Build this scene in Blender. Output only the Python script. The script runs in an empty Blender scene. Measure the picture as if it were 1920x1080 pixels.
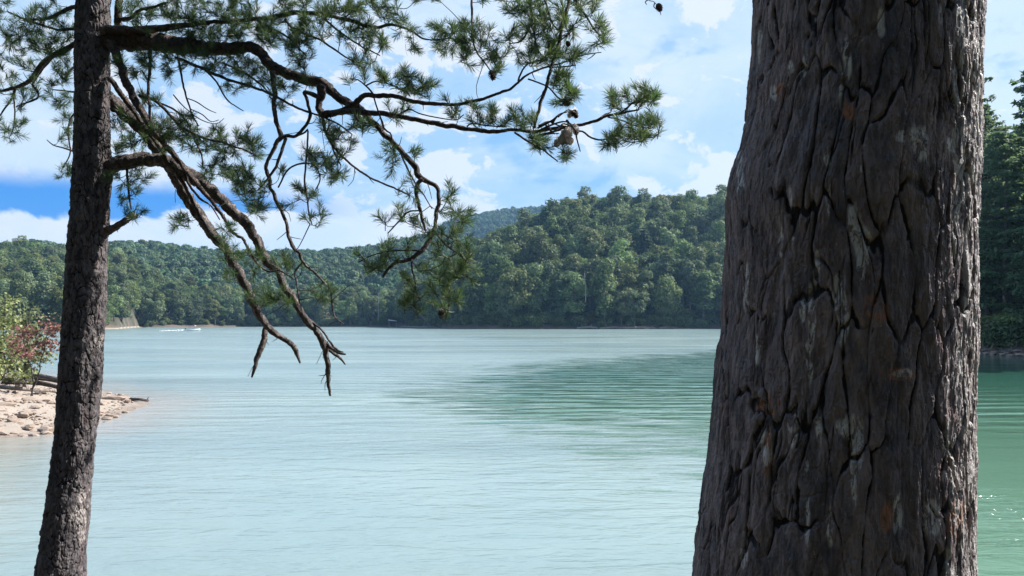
import bpy, math, random
import numpy as np
from mathutils import Vector, Matrix, Quaternion
random.seed(7); rng = np.random.default_rng(11)
C = bpy.context.scene
COL = C.collection

# ------------------------------------------------------------------ camera, sky, sun, exposure
F = 1400.0; YH = 603.0; CAMZ = 3.0
PITCH = math.atan((YH - 540) / F)
cam = bpy.data.cameras.new('camera'); camo = bpy.data.objects.new('camera', cam); COL.objects.link(camo)
camo.location = (0, 0, CAMZ); camo.rotation_euler = (math.pi / 2 + PITCH, 0, 0)
cam.sensor_width = 36; cam.lens = F / 1920 * 36; cam.clip_start = 0.05; cam.clip_end = 20000
C.camera = camo
SUN_AZ = math.radians(19)      # measured from +X towards +Y
SUN_EL = math.radians(43)
sd = Vector((math.cos(SUN_AZ) * math.cos(SUN_EL), math.sin(SUN_AZ) * math.cos(SUN_EL), math.sin(SUN_EL)))
sun = bpy.data.lights.new('sun', 'SUN'); sun.energy = 5.0; sun.angle = math.radians(0.5); sun.color = (1, 0.95, 0.88)
suno = bpy.data.objects.new('sun', sun); COL.objects.link(suno)
suno.rotation_euler = (-sd).to_track_quat('-Z', 'Y').to_euler()
C.view_settings.view_transform = 'Standard'; C.view_settings.look = 'None'
C.view_settings.gamma = 1; C.view_settings.use_curve_mapping = False
C.view_settings.exposure = 1.3
C.cycles.max_bounces = 6; C.cycles.diffuse_bounces = 3; C.cycles.transmission_bounces = 3
C.cycles.transparent_max_bounces = 4; C.cycles.volume_bounces = 0; C.cycles.caustics_reflective = False
C.cycles.caustics_refractive = False


class NT:
    """small helper to write node trees"""
    def __init__(s, tree): s.t = tree; s.l = tree.links
    def n(s, kind, **kw):
        nd = s.t.nodes.new(kind)
        for k, v in kw.items():
            if k[0] == 'i' and k[1:].isdigit():
                s.put(nd.inputs[int(k[1:])], v)
            elif k in ('ins',):
                for kk, vv in v.items(): s.put(nd.inputs[kk], vv)
            else: setattr(nd, k, v)
        return nd
    def put(s, sock, v):
        if hasattr(v, 'is_output') or isinstance(v, bpy.types.NodeSocket): s.l.new(v, sock)
        else:
            try: sock.default_value = v
            except Exception: sock.default_value = tuple(v) + (1,)
    def m(s, op, a, b=0.0, c=0.0, clamp=False):
        nd = s.n('ShaderNodeMath', operation=op, use_clamp=clamp); s.put(nd.inputs[0], a); s.put(nd.inputs[1], b); s.put(nd.inputs[2], c)
        return nd.outputs[0]
    def ss(s, x, a, b, lo=0.0, hi=1.0):
        nd = s.n('ShaderNodeMapRange', interpolation_type='SMOOTHSTEP'); s.put(nd.inputs[0], x)
        s.put(nd.inputs[1], a); s.put(nd.inputs[2], b); s.put(nd.inputs[3], lo); s.put(nd.inputs[4], hi)
        return nd.outputs[0]
    def mix(s, f, a, b, typ='MIX'):
        nd = s.n('ShaderNodeMixRGB', blend_type=typ)
        s.put(nd.inputs[0], f); s.put(nd.inputs[1], a if not isinstance(a, tuple) else a + (1,)); s.put(nd.inputs[2], b if not isinstance(b, tuple) else b + (1,))
        return nd.outputs[0]
    def noise(s, vec, scale, detail=4.0, rough=0.55, dist=0.0):
        nd = s.n('ShaderNodeTexNoise'); s.put(nd.inputs['Vector'], vec)
        nd.inputs['Scale'].default_value = scale; nd.inputs['Detail'].default_value = detail
        nd.inputs['Roughness'].default_value = rough; nd.inputs['Distortion'].default_value = dist
        return nd.outputs[0]
    def scale(s, vec, sc, loc=(0, 0, 0), rot=(0, 0, 0)):
        nd = s.n('ShaderNodeMapping'); s.put(nd.inputs[0], vec); nd.inputs[1].default_value = loc; nd.inputs[2].default_value = rot; nd.inputs[3].default_value = sc
        return nd.outputs[0]


W = bpy.data.worlds.new('World'); C.world = W; W.use_nodes = True
nt = NT(W.node_tree); W.node_tree.nodes.clear()
sky = nt.n('ShaderNodeTexSky', sky_type='NISHITA', sun_disc=False, sun_elevation=SUN_EL,
           sun_rotation=math.pi / 2 - SUN_AZ, altitude=200, air_density=1.0, dust_density=0.6, ozone_density=2.0)
tc = nt.n('ShaderNodeTexCoord').outputs['Generated']
sep = nt.n('ShaderNodeSeparateXYZ', i0=tc)
az = nt.m('MULTIPLY', nt.m('ARCTAN2', sep.outputs[0], sep.outputs[1]), 180 / math.pi)     # degrees, 0 = straight ahead
el = nt.m('MULTIPLY', nt.m('ARCSINE', sep.outputs[2]), 180 / math.pi)
ae = nt.n('ShaderNodeCombineXYZ', i0=az, i1=el).outputs[0]
n1 = nt.noise(nt.scale(ae, (0.05, 0.13, 1), (3.1, 1.7, 0)), 1.0, 6, 0.6, 0.6)
n2 = nt.noise(nt.scale(ae, (0.22, 0.34, 1), (8.3, 2.7, 0)), 1.0, 7, 0.6, 0.4)
n3 = nt.noise(nt.scale(ae, (0.09, 0.2, 1), (1.3, 7.7, 4)), 1.0, 5, 0.55, 0.3)
veil = nt.mix(nt.ss(n1, 0.36, 0.66), (0.42, 0.66, 0.97), (0.74, 0.87, 1.0))               # thin high cloud
veil = nt.mix(nt.ss(az, 6, 30, 0, 0.8), veil, (0.74, 0.88, 1.0))
blue = (0.16, 0.47, 0.93)
puff = nt.ss(nt.m('ADD', n2, nt.m('MULTIPLY', n3, 0.5)), 0.765, 0.83)                        # brighter cumulus heads
veil = nt.mix(nt.m('MULTIPLY', puff, 0.85), veil, (0.90, 0.94, 1.0))
clearb = nt.ss(nt.m('ADD', nt.m('MULTIPLY', n3, 0.8), nt.m('MULTIPLY', n2, 0.35)), 0.50, 0.40)
veil = nt.mix(nt.m('MULTIPLY', clearb, 0.6), veil, blue)
hi_blue = nt.m('MULTIPLY', nt.ss(el, 30, 52), nt.ss(n1, 0.72, 0.45, 0.25, 0.9))                 # more open blue overhead
veil = nt.mix(hi_blue, veil, (0.10, 0.30, 0.72))
# low deep-blue gap between the cloud deck and the bank of cumulus over the hills
nb = nt.m('MULTIPLY', nt.m('SUBTRACT', n2, 0.5), 4.2)
elw = nt.m('ADD', el, nb)
azfall = nt.ss(az, -33, -17)
bot = nt.m('ADD', 6.75, nt.m('MULTIPLY', azfall, 1.5))
gap = nt.m('MULTIPLY', nt.ss(nt.m('SUBTRACT', elw, bot), -0.35, 0.25),
           nt.ss(nt.m('ADD', el, nt.m('MULTIPLY', nb, 0.2)), 10.2, 8.5))
gap = nt.m('MULTIPLY', gap, nt.ss(az, -9, -21, 0.0, 1.0))
bank = nt.m('MULTIPLY', nt.ss(nt.m('SUBTRACT', elw, bot), 0.25, -0.35), nt.ss(nt.m('ADD', az, nb), -3, 1.0, 1, 0))
bankc = nt.mix(nt.ss(n1, 0.4, 0.62), (0.80, 0.89, 0.99), (0.97, 0.97, 1.0))
dx_ = nt.m('DIVIDE', nt.m('SUBTRACT', az, -3.3), 3.6); dy_ = nt.m('DIVIDE', nt.m('SUBTRACT', el, 7.2), 2.6)
pc = nt.m('ADD', nt.m('ADD', nt.m('MULTIPLY', dx_, dx_), nt.m('MULTIPLY', dy_, dy_)), nt.m('MULTIPLY', nb, 0.9))
bank = nt.m('MAXIMUM', bank, nt.ss(pc, 1.05, 0.75))
skyc = nt.mix(nt.m('MULTIPLY', bank, 0.9), veil, bankc)
skyc = nt.mix(nt.m('MULTIPLY', gap, 1.0), skyc, (0.01, 0.27, 0.86))
b1 = nt.n('ShaderNodeBackground', i0=sky.outputs[0], i1=0.05)
b2 = nt.n('ShaderNodeBackground', i0=skyc, i1=0.41)
mx = nt.n('ShaderNodeMixShader', i0=0.96, i1=b1.outputs[0], i2=b2.outputs[0])
wo = nt.n('ShaderNodeOutputWorld'); nt.l.new(mx.outputs[0], wo.inputs[0])


# ------------------------------------------------------------------ helpers
def P(px, py, Y):
    """a point of the place: the one at depth Y whose sight line passes photo pixel (px, py)"""
    v = np.array([(px - 960) / F, 1.0, (540 - py) / F])
    c, s_ = math.cos(PITCH), math.sin(PITCH)
    d = np.array([v[0], c * v[1] - s_ * v[2], s_ * v[1] + c * v[2]])
    return d * (Y / d[1]) + np.array([0, 0, CAMZ])

def ground_at(px, py):
    Y = CAMZ * F / (py - YH)
    return P(px, py, Y)[:2]

def proj(V):
    x, y, z = V[..., 0], V[..., 1], V[..., 2] - CAMZ
    c, s_ = math.cos(PITCH), math.sin(PITCH)
    f = c * y + s_ * z; u = -s_ * y + c * z
    f = np.where(np.abs(f) < 1e-6, 1e-6, f)
    return 960 + F * x / f, 540 - F * u / f

def hsh(ix, iy, k=0):
    n = (ix.astype(np.int64) * 374761393 + iy.astype(np.int64) * 668265263 + k * 974634777) & 0xFFFFFFFF
    n = ((n ^ (n >> 13)) * 1274126177) & 0xFFFFFFFF
    n = ((n ^ (n >> 16)) * 2246822519) & 0xFFFFFFFF
    return ((n ^ (n >> 15)) & 0xFFFFFF) / float(0xFFFFFF)

def vn(x, y, k=0):
    ix = np.floor(x); iy = np.floor(y); fx = x - ix; fy = y - iy
    fx = fx * fx * (3 - 2 * fx); fy = fy * fy * (3 - 2 * fy)
    a = hsh(ix, iy, k); b = hsh(ix + 1, iy, k); c = hsh(ix, iy + 1, k); d = hsh(ix + 1, iy + 1, k)
    return (a * (1 - fx) + b * fx) * (1 - fy) + (c * (1 - fx) + d * fx) * fy

def fbm(x, y, o=4, k=0, g=0.5):
    s_ = 0; a = 1; t = 0
    for i in range(o):
        s_ = s_ + a * vn(x * 2 ** i + 17.3 * i, y * 2 ** i + 9.1 * i, k + i); t += a; a *= g
    return s_ / t

def sstep(a, b, x):
    t = np.clip((x - a) / (b - a), 0, 1); return t * t * (3 - 2 * t)

def mk_mesh(name, V, faces, mats=(), mi=None, smooth=False, attrs=None):
    """faces: (n,3) or (n,4) array, or list of such arrays (mixed)"""
    me = bpy.data.meshes.new(name)
    V = np.asarray(V, dtype=np.float32)
    if not isinstance(faces, list): faces = [faces]
    faces = [np.asarray(f, dtype=np.int32) for f in faces if len(f)]
    nl = sum(f.size for f in faces); nf = sum(len(f) for f in faces)
    me.vertices.add(len(V)); me.vertices.foreach_set('co', V.ravel())
    me.loops.add(nl); me.loops.foreach_set('vertex_index', np.concatenate([f.ravel() for f in faces]))
    me.polygons.add(nf)
    st = []; o = 0
    for f in faces:
        st.append(o + np.arange(len(f)) * f.shape[1]); o += f.size
    me.polygons.foreach_set('loop_start', np.concatenate(st).astype(np.int32))
    if mi is not None: me.polygons.foreach_set('material_index', np.asarray(mi, dtype=np.int32))
    if smooth: me.polygons.foreach_set('use_smooth', np.ones(nf, dtype=bool))
    for m in mats: me.materials.append(m)
    for k, v in (attrs or {}).items():
        a = me.attributes.new(k, 'FLOAT', 'POINT'); a.data.foreach_set('value', np.asarray(v, dtype=np.float32).ravel())
    me.update(calc_edges=True); me.validate()
    return me

def link(name, me, parent=None, loc=(0, 0, 0), rot=(0, 0, 0), scl=(1, 1, 1), **props):
    o = bpy.data.objects.new(name, me); COL.objects.link(o); o.parent = parent
    o.location = loc; o.rotation_euler = rot; o.scale = scl if not isinstance(scl, (int, float)) else (scl,) * 3
    for k, v in props.items():
        if v: o[k] = v
    return o

def empty(name, loc, label, category, group=None, rz=0):
    o = bpy.data.objects.new(name, None); COL.objects.link(o); o.location = loc; o.rotation_euler = (0, 0, rz)
    o.empty_display_size = 0.2
    o['label'] = label; o['category'] = category
    if group: o['group'] = group
    return o

class Bag:
    """collects geometry into one mesh"""
    def __init__(s): s.v = []; s.q = []; s.t = []; s.n = 0; s.mq = []; s.mt = []
    def add(s, V, q=None, t=None, m=0):
        if q is not None and len(q): s.q.append(np.asarray(q) + s.n); s.mq.append(np.full(len(q), m))
        if t is not None and len(t): s.t.append(np.asarray(t) + s.n); s.mt.append(np.full(len(t), m))
        s.v.append(np.asarray(V)); s.n += len(V)
    def mesh(s, name, mats, smooth=False):
        f = []; mi = []
        if s.q: f.append(np.concatenate(s.q)); mi.append(np.concatenate(s.mq))
        if s.t: f.append(np.concatenate(s.t)); mi.append(np.concatenate(s.mt))
        return mk_mesh(name, np.concatenate(s.v), f, mats, np.concatenate(mi), smooth)

def resample(pts, n):
    """Catmull-Rom through pts (k, dims)"""
    pts = np.asarray(pts, float)
    if len(pts) == 2: return pts[0] + (pts[1] - pts[0]) * np.linspace(0, 1, n)[:, None]
    E = np.vstack([2 * pts[0] - pts[1], pts, 2 * pts[-1] - pts[-2]])
    seg = np.linalg.norm(np.diff(pts[:, :3], axis=0), axis=1); cum = np.concatenate([[0], np.cumsum(seg)])
    s_ = np.linspace(0, cum[-1], n); i = np.clip(np.searchsorted(cum, s_, side='right') - 1, 0, len(pts) - 2)
    t = ((s_ - cum[i]) / np.maximum(seg[i], 1e-9))[:, None]
    p0, p1, p2, p3 = E[i], E[i + 1], E[i + 2], E[i + 3]
    return 0.5 * (2 * p1 + (p2 - p0) * t + (2 * p0 - 5 * p1 + 4 * p2 - p3) * t ** 2 + (3 * p1 - p0 - 3 * p2 + p3) * t ** 3)

def tube(pts, rad, sides=8, rough=0.0, seed=0, cap=True):
    pts = np.asarray(pts, float); n = len(pts); rad = np.broadcast_to(np.asarray(rad, float), (n,))
    T = np.gradient(pts, axis=0); T /= np.maximum(np.linalg.norm(T, axis=1, keepdims=True), 1e-9)
    up = np.array([0.31, 0.2, 0.93]) if abs(T[0, 2]) < 0.8 else np.array([1.0, 0.1, 0])
    N = np.zeros_like(T); a = up - T[0] * up.dot(T[0]); N[0] = a / np.linalg.norm(a)
    for i in range(1, n):
        a = N[i - 1] - T[i] * N[i - 1].dot(T[i]); N[i] = a / max(np.linalg.norm(a), 1e-9)
    B = np.cross(T, N)
    th = np.arange(sides) / sides * 2 * math.pi
    R = np.repeat(rad[:, None], sides, 1)
    if rough:
        cum = np.concatenate([[0], np.cumsum(np.linalg.norm(np.diff(pts, axis=0), axis=1))])
        Z, TH = np.meshgrid(cum, th, indexing='ij')
        nz = fbm(np.cos(TH) * 2.4 + Z * 22 + seed, np.sin(TH) * 2.4 + Z * 17, 5, seed, .6)
        R = R * (1 + rough * (nz - 0.5) * 2)
    V = pts[:, None] + R[..., None] * (np.cos(th)[None, :, None] * N[:, None] + np.sin(th)[None, :, None] * B[:, None])
    V = V.reshape(-1, 3)
    i = np.arange(n - 1)[:, None] * sides; j = np.arange(sides)[None]; j2 = (j + 1) % sides
    q = np.stack([i + j, i + j2, i + sides + j2, i + sides + j], -1).reshape(-1, 4)
    t = []
    if cap:
        V = np.vstack([V, pts[0], pts[-1] + T[-1] * rad[-1] * 0.6]); c0 = n * sides
        for k in range(sides):
            t.append((c0, (k + 1) % sides, k)); t.append((c0 + 1, (n - 1) * sides + k, (n - 1) * sides + (k + 1) % sides))
    return V, q, np.array(t, int).reshape(-1, 3)


# ------------------------------------------------------------------ materials
def mat(name):
    m = bpy.data.materials.new(name); m.use_nodes = True; m.node_tree.nodes.clear()
    n = NT(m.node_tree); out = n.n('ShaderNodeOutputMaterial'); return m, n, out

def principled(n, out, **ins):
    b = n.n('ShaderNodeBsdfPrincipled')
    for k, v in ins.items(): n.put(b.inputs[k.replace('_', ' ')], v if not (isinstance(v, tuple) and len(v) == 3 and k in ('Base_Color',)) else v + (1,))
    n.l.new(b.outputs[0], out.inputs[0]); return b

def bump(n, h, strength=1.0, dist=0.01, normal=None):
    b = n.n('ShaderNodeBump'); b.inputs['Strength'].default_value = strength; b.inputs['Distance'].default_value = dist
    n.put(b.inputs['Height'], h)
    if normal is not None: n.put(b.inputs['Normal'], normal)
    return b.outputs[0]

def leaf_mat(name, dark, light, var=0.42, trans=0.35, hue=0.0, rough=0.6, warm=(0.16, 0.15, 0.04), wamt=0.25):
    m, n, out = mat(name)
    oi = n.n('ShaderNodeObjectInfo'); geo = n.n('ShaderNodeNewGeometry')
    r = oi.outputs['Random']; ri = geo.outputs['Random Per Island']
    c = n.mix(ri, dark, light)
    c = n.mix(n.m('MULTIPLY', n.ss(r, 0.35, 1.0), wamt * 2), c, warm)
    b = n.n('ShaderNodeHueSaturation'); n.put(b.inputs['Color'], c); n.put(b.inputs['Value'], n.m('ADD', 1 - var, n.m('MULTIPLY', n.m('FRACT', n.m('MULTIPLY', r, 7.31)), 2 * var)))
    n.put(b.inputs['Saturation'], n.m('ADD', 0.75, n.m('MULTIPLY', n.m('FRACT', n.m('MULTIPLY', r, 3.77)), 0.4)))
    c = b.outputs[0]
    d = n.n('ShaderNodeBsdfPrincipled'); n.put(d.inputs['Base Color'], c); d.inputs['Roughness'].default_value = rough
    d.inputs['Specular IOR Level'].default_value = 0.25
    t = n.n('ShaderNodeBsdfTranslucent'); n.put(t.inputs[0], n.mix(0.5 if 'fluff' not in name else 0.0, c, (0.10, 0.16, 0.03)))
    x = n.n('ShaderNodeMixShader', i0=trans, i1=d.outputs[0], i2=t.outputs[0]); n.l.new(x.outputs[0], out.inputs[0])
    return m

M_LEAF = leaf_mat('broadleaf_foliage', (0.035, 0.08, 0.048), (0.20, 0.255, 0.10), trans=0.42)
M_LEAF2 = leaf_mat('pale_foliage', (0.11, 0.18, 0.09), (0.26, 0.33, 0.15), wamt=0.15, trans=0.42)
M_CONIF = leaf_mat('conifer_foliage', (0.025, 0.07, 0.05), (0.08, 0.16, 0.09), wamt=0.1)
M_FAR = leaf_mat('distant_foliage', (0.035, 0.09, 0.06), (0.12, 0.19, 0.10), wamt=0.15)
M_YEL = leaf_mat('yellow_green_leaves', (0.15, 0.19, 0.09), (0.40, 0.42, 0.22), wamt=0.1, trans=0.45)
M_RED = leaf_mat('dark_red_leaves', (0.09, 0.035, 0.038), (0.23, 0.11, 0.10), wamt=0.0, warm=(0.1, 0.02, 0.02), trans=0.3)
M_NEED = leaf_mat('pine_needles', (0.018, 0.06, 0.045), (0.12, 0.19, 0.07), wamt=0.25, var=0.3, trans=0.38, rough=0.45, warm=(0.18, 0.20, 0.07))

def bark_material(name, plate_a, plate_b, groove, pale, rough=0.62, bsc=1.0, spec=0.4):
    m, n, out = mat(name)
    tcn = n.n('ShaderNodeTexCoord').outputs['Object']
    at = lambda k: n.n('ShaderNodeAttribute', attribute_name=k).outputs['Fac']
    tone, crack, resin, orange = at('tone'), at('crack'), at('resin'), at('orange')
    grain = n.noise(n.scale(tcn, (60, 60, 14)), bsc, 6, 0.65, 0.3)
    flake = n.noise(n.scale(tcn, (16, 16, 7), (2, 3, 4)), bsc, 5, 0.6, 0.6)
    spk = n.noise(n.scale(tcn, (120, 120, 60)), bsc, 3, 0.7)
    mot = n.noise(n.scale(tcn, (9, 9, 4), (5, 1, 2)), bsc, 5, 0.65, 0.8)
    mot2 = n.noise(n.scale(tcn, (34, 34, 12), (1, 7, 2)), bsc, 5, 0.7, 0.4)
    c = n.mix(n.m('ADD', n.m('MULTIPLY', tone, 0.45), n.ss(mot, 0.3, 0.7, 0.0, 0.65)), plate_a, plate_b)
    wb = n.noise(n.scale(tcn, (13, 13, 5), (7, 7, 7)), bsc, 4, 0.6, 0.6)
    c = n.mix(n.ss(wb, 0.50, 0.66, 0.0, 0.5), c, tuple(x * y for x, y in zip(plate_b, (1.0, 0.72, 0.62))))
    c = n.mix(n.ss(mot2, 0.42, 0.60, 0.0, 0.6), c, tuple(x * 0.42 for x in plate_a))
    c = n.mix(n.ss(flake, 0.35, 0.7, 0, 0.55), c, tuple(min(1, x * 1.55) for x in plate_b))
    c = n.mix(n.ss(grain, 0.35, 0.65, 0.35, 0.0), c, groove)
    c = n.mix(n.ss(spk, 0.62, 0.74, 0, 0.35), c, pale)
    c = n.mix(n.ss(crack, 0.15, 0.85), c, groove)
    orx = n.noise(n.scale(tcn, (40, 40, 20), (4, 2, 5)), bsc, 6, 0.75, 1.0)
    c = n.mix(n.m('MULTIPLY', orange, n.ss(orx, 0.40, 0.56, 0.0, 0.9)), c, (0.34, 0.155, 0.09))
    rsx = n.noise(n.scale(tcn, (48, 48, 15), (9, 2, 5)), bsc, 6, 0.75, 1.2)
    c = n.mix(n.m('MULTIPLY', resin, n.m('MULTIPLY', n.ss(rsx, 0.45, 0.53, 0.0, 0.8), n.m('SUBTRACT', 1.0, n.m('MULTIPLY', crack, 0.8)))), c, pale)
    h = n.m('ADD', n.m('MULTIPLY', grain, 0.6), n.m('ADD', n.m('MULTIPLY', flake, 0.9), n.m('MULTIPLY', spk, 0.2)))
    fib = n.noise(n.scale(tcn, (150, 150, 16), (3, 3, 1)), bsc, 4, 0.7)
    h = n.m('ADD', h, n.m('MULTIPLY', n.m('ADD', fib, mot2), 0.7))
    nor = bump(n, h, 1.0, 0.0075 / bsc)
    rg = n.m('SUBTRACT', rough, n.m('MULTIPLY', resin, 0.12))
    principled(n, out, Base_Color=c, Roughness=rg, Specular_IOR_Level=spec, Normal=nor)
    return m
M_BARK = bark_material('old_pine_bark', (0.088, 0.092, 0.122), (0.25, 0.192, 0.188), (0.016, 0.014, 0.018), (0.62, 0.58, 0.56), 0.68, 1.0, 0.25)
M_BARK2 = bark_material('slender_pine_bark', (0.024, 0.024, 0.033), (0.145, 0.128, 0.130), (0.010, 0.009, 0.012), (0.40, 0.36, 0.34), 0.72, 1.3, 0.2)

def simple_bark(name, a, b, dark, sc=1.0, under=None):
    m, n, out = mat(name)
    tcn = n.n('ShaderNodeTexCoord').outputs['Object']
    g = n.noise(n.scale(tcn, (30, 30, 22)), sc, 7, 0.72, 1.0); g2 = n.noise(n.scale(tcn, (70, 70, 70)), sc, 4, 0.6)
    c = n.mix(n.ss(g, 0.3, 0.7), a, b); c = n.mix(n.ss(g2, 0.5, 0.35, 0, 0.7), c, dark)
    nor = bump(n, n.m('ADD', n.ss(g, 0.40, 0.56), n.m('MULTIPLY', g2, 0.6)), 1.0, 0.010 / sc)
    principled(n, out, Base_Color=c, Roughness=0.7, Normal=nor, Specular_IOR_Level=0.3)
    return m
M_LIMB = simple_bark('pine_limb_bark', (0.05, 0.038, 0.036), (0.13, 0.095, 0.08), (0.015, 0.012, 0.014))
M_LIMBP = simple_bark('weathered_limb_bark', (0.055, 0.046, 0.046), (0.20, 0.168, 0.155), (0.022, 0.018, 0.018))
M_TWIG = simple_bark('twig_bark', (0.03, 0.024, 0.026), (0.07, 0.055, 0.05), (0.02, 0.016, 0.018))
M_FTRUNK = simple_bark('forest_trunk_bark', (0.10, 0.085, 0.075), (0.2, 0.17, 0.15), (0.04, 0.035, 0.03), 0.05)
M_SNAG = simple_bark('bleached_trunk', (0.20, 0.19, 0.185), (0.34, 0.32, 0.31), (0.08, 0.075, 0.075), 0.1)
M_DRIFT = simple_bark('driftwood', (0.20, 0.16, 0.14), (0.36, 0.31, 0.27), (0.07, 0.055, 0.05), 0.3)
M_DRIFTD = simple_bark('dark_driftwood', (0.06, 0.045, 0.042), (0.13, 0.10, 0.09), (0.03, 0.024, 0.022), 0.3)

def flat_mat(name, col, rough=0.5, metal=0.0, nsc=30, var=0.15):
    m, n, out = mat(name)
    tcn = n.n('ShaderNodeTexCoord').outputs['Object']
    g = n.noise(tcn, nsc, 4, 0.6)
    c = n.mix(g, tuple(x * (1 - var) for x in col), tuple(min(1, x * (1 + var)) for x in col))
    principled(n, out, Base_Color=c, Roughness=rough, Metallic=metal)
    return m
M_WHITE = flat_mat('white_gelcoat', (0.8, 0.8, 0.8), 0.3, 0, 3, 0.03)
M_PINK = flat_mat('pale_pink_canvas', (0.75, 0.45, 0.5), 0.8)
M_DKRED = flat_mat('dark_maroon_canvas', (0.10, 0.02, 0.04), 0.8)
M_GLASS = flat_mat('tinted_windscreen', (0.05, 0.07, 0.09), 0.1)
M_ENG = flat_mat('black_outboard', (0.03, 0.03, 0.035), 0.35)
M_SKIN = flat_mat('sunlit_skin', (0.5, 0.32, 0.25), 0.6)
M_CLOTH = flat_mat('dark_shirt', (0.06, 0.08, 0.14), 0.8)
M_FLUFF = leaf_mat('pale_pink_fluff', (0.82, 0.74, 0.71), (0.88, 0.84, 0.82), var=0.0, trans=0.6, rough=0.9, wamt=0.0)
M_CONE = flat_mat('pine_cone_scales', (0.06, 0.035, 0.03), 0.7, 0, 80, 0.4)
M_FOAM = flat_mat('boat_wake_foam', (0.8, 0.84, 0.86), 0.6, 0, 2, 0.05)

def rock_mat():
    m, n, out = mat('shore_rock')
    tcn = n.n('ShaderNodeTexCoord').outputs['Object']; oi = n.n('ShaderNodeObjectInfo').outputs['Random']
    g = n.noise(tcn, 6, 6, 0.6)
    c = n.mix(g, (0.16, 0.12, 0.09), (0.34, 0.27, 0.22))
    c = n.mix(n.m('MULTIPLY', oi, 0.5), c, (0.36, 0.28, 0.24))
    principled(n, out, Base_Color=c, Roughness=0.85, Normal=bump(n, g, 0.7, 0.04)); return m
M_ROCK = rock_mat()

def ground_mat():
    m, n, out = mat('lake_shore_ground')
    pos = n.n('ShaderNodeNewGeometry').outputs['Position']
    z = n.n('ShaderNodeSeparateXYZ', i0=pos)
    g = n.noise(pos, 0.35, 7, 0.6); g2 = n.noise(pos, 5.0, 6, 0.65); g3 = n.noise(pos, 26.0, 4, 0.6)
    sand = n.mix(g2, (0.27, 0.225, 0.185), (0.39, 0.34, 0.285))
    sand = n.mix(n.ss(n.m('ADD', z.outputs[2], n.m('MULTIPLY', g2, 0.12)), 0.16, 0.05, 0, 0.75), sand, (0.13, 0.10, 0.08))
    sand = n.mix(n.ss(g3, 0.45, 0.65, 0, 0.6), sand, (0.20, 0.15, 0.12))
    wood = n.mix(g, (0.025, 0.032, 0.018), (0.055, 0.048, 0.03))
    sh = n.n('ShaderNodeAttribute', attribute_name='sand').outputs['Fac']
    bed = n.n('ShaderNodeAttribute', attribute_name='bank').outputs['Fac']
    c = n.mix(bed, wood, n.mix(g2, (0.07, 0.055, 0.045), (0.15, 0.115, 0.09)))
    far = n.ss(z.outputs[1], 100, 140); sh = n.m('MULTIPLY', sh, n.m('MAXIMUM', n.m('SUBTRACT', 1.0, far), n.ss(z.outputs[2], 0.85, 0.55)))
    c = n.mix(sh, c, sand)
    principled(n, out, Base_Color=c, Roughness=0.9, Normal=bump(n, n.m('ADD', g2, g3), 0.6, 0.06)); return m
M_GROUND = ground_mat()

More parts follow.
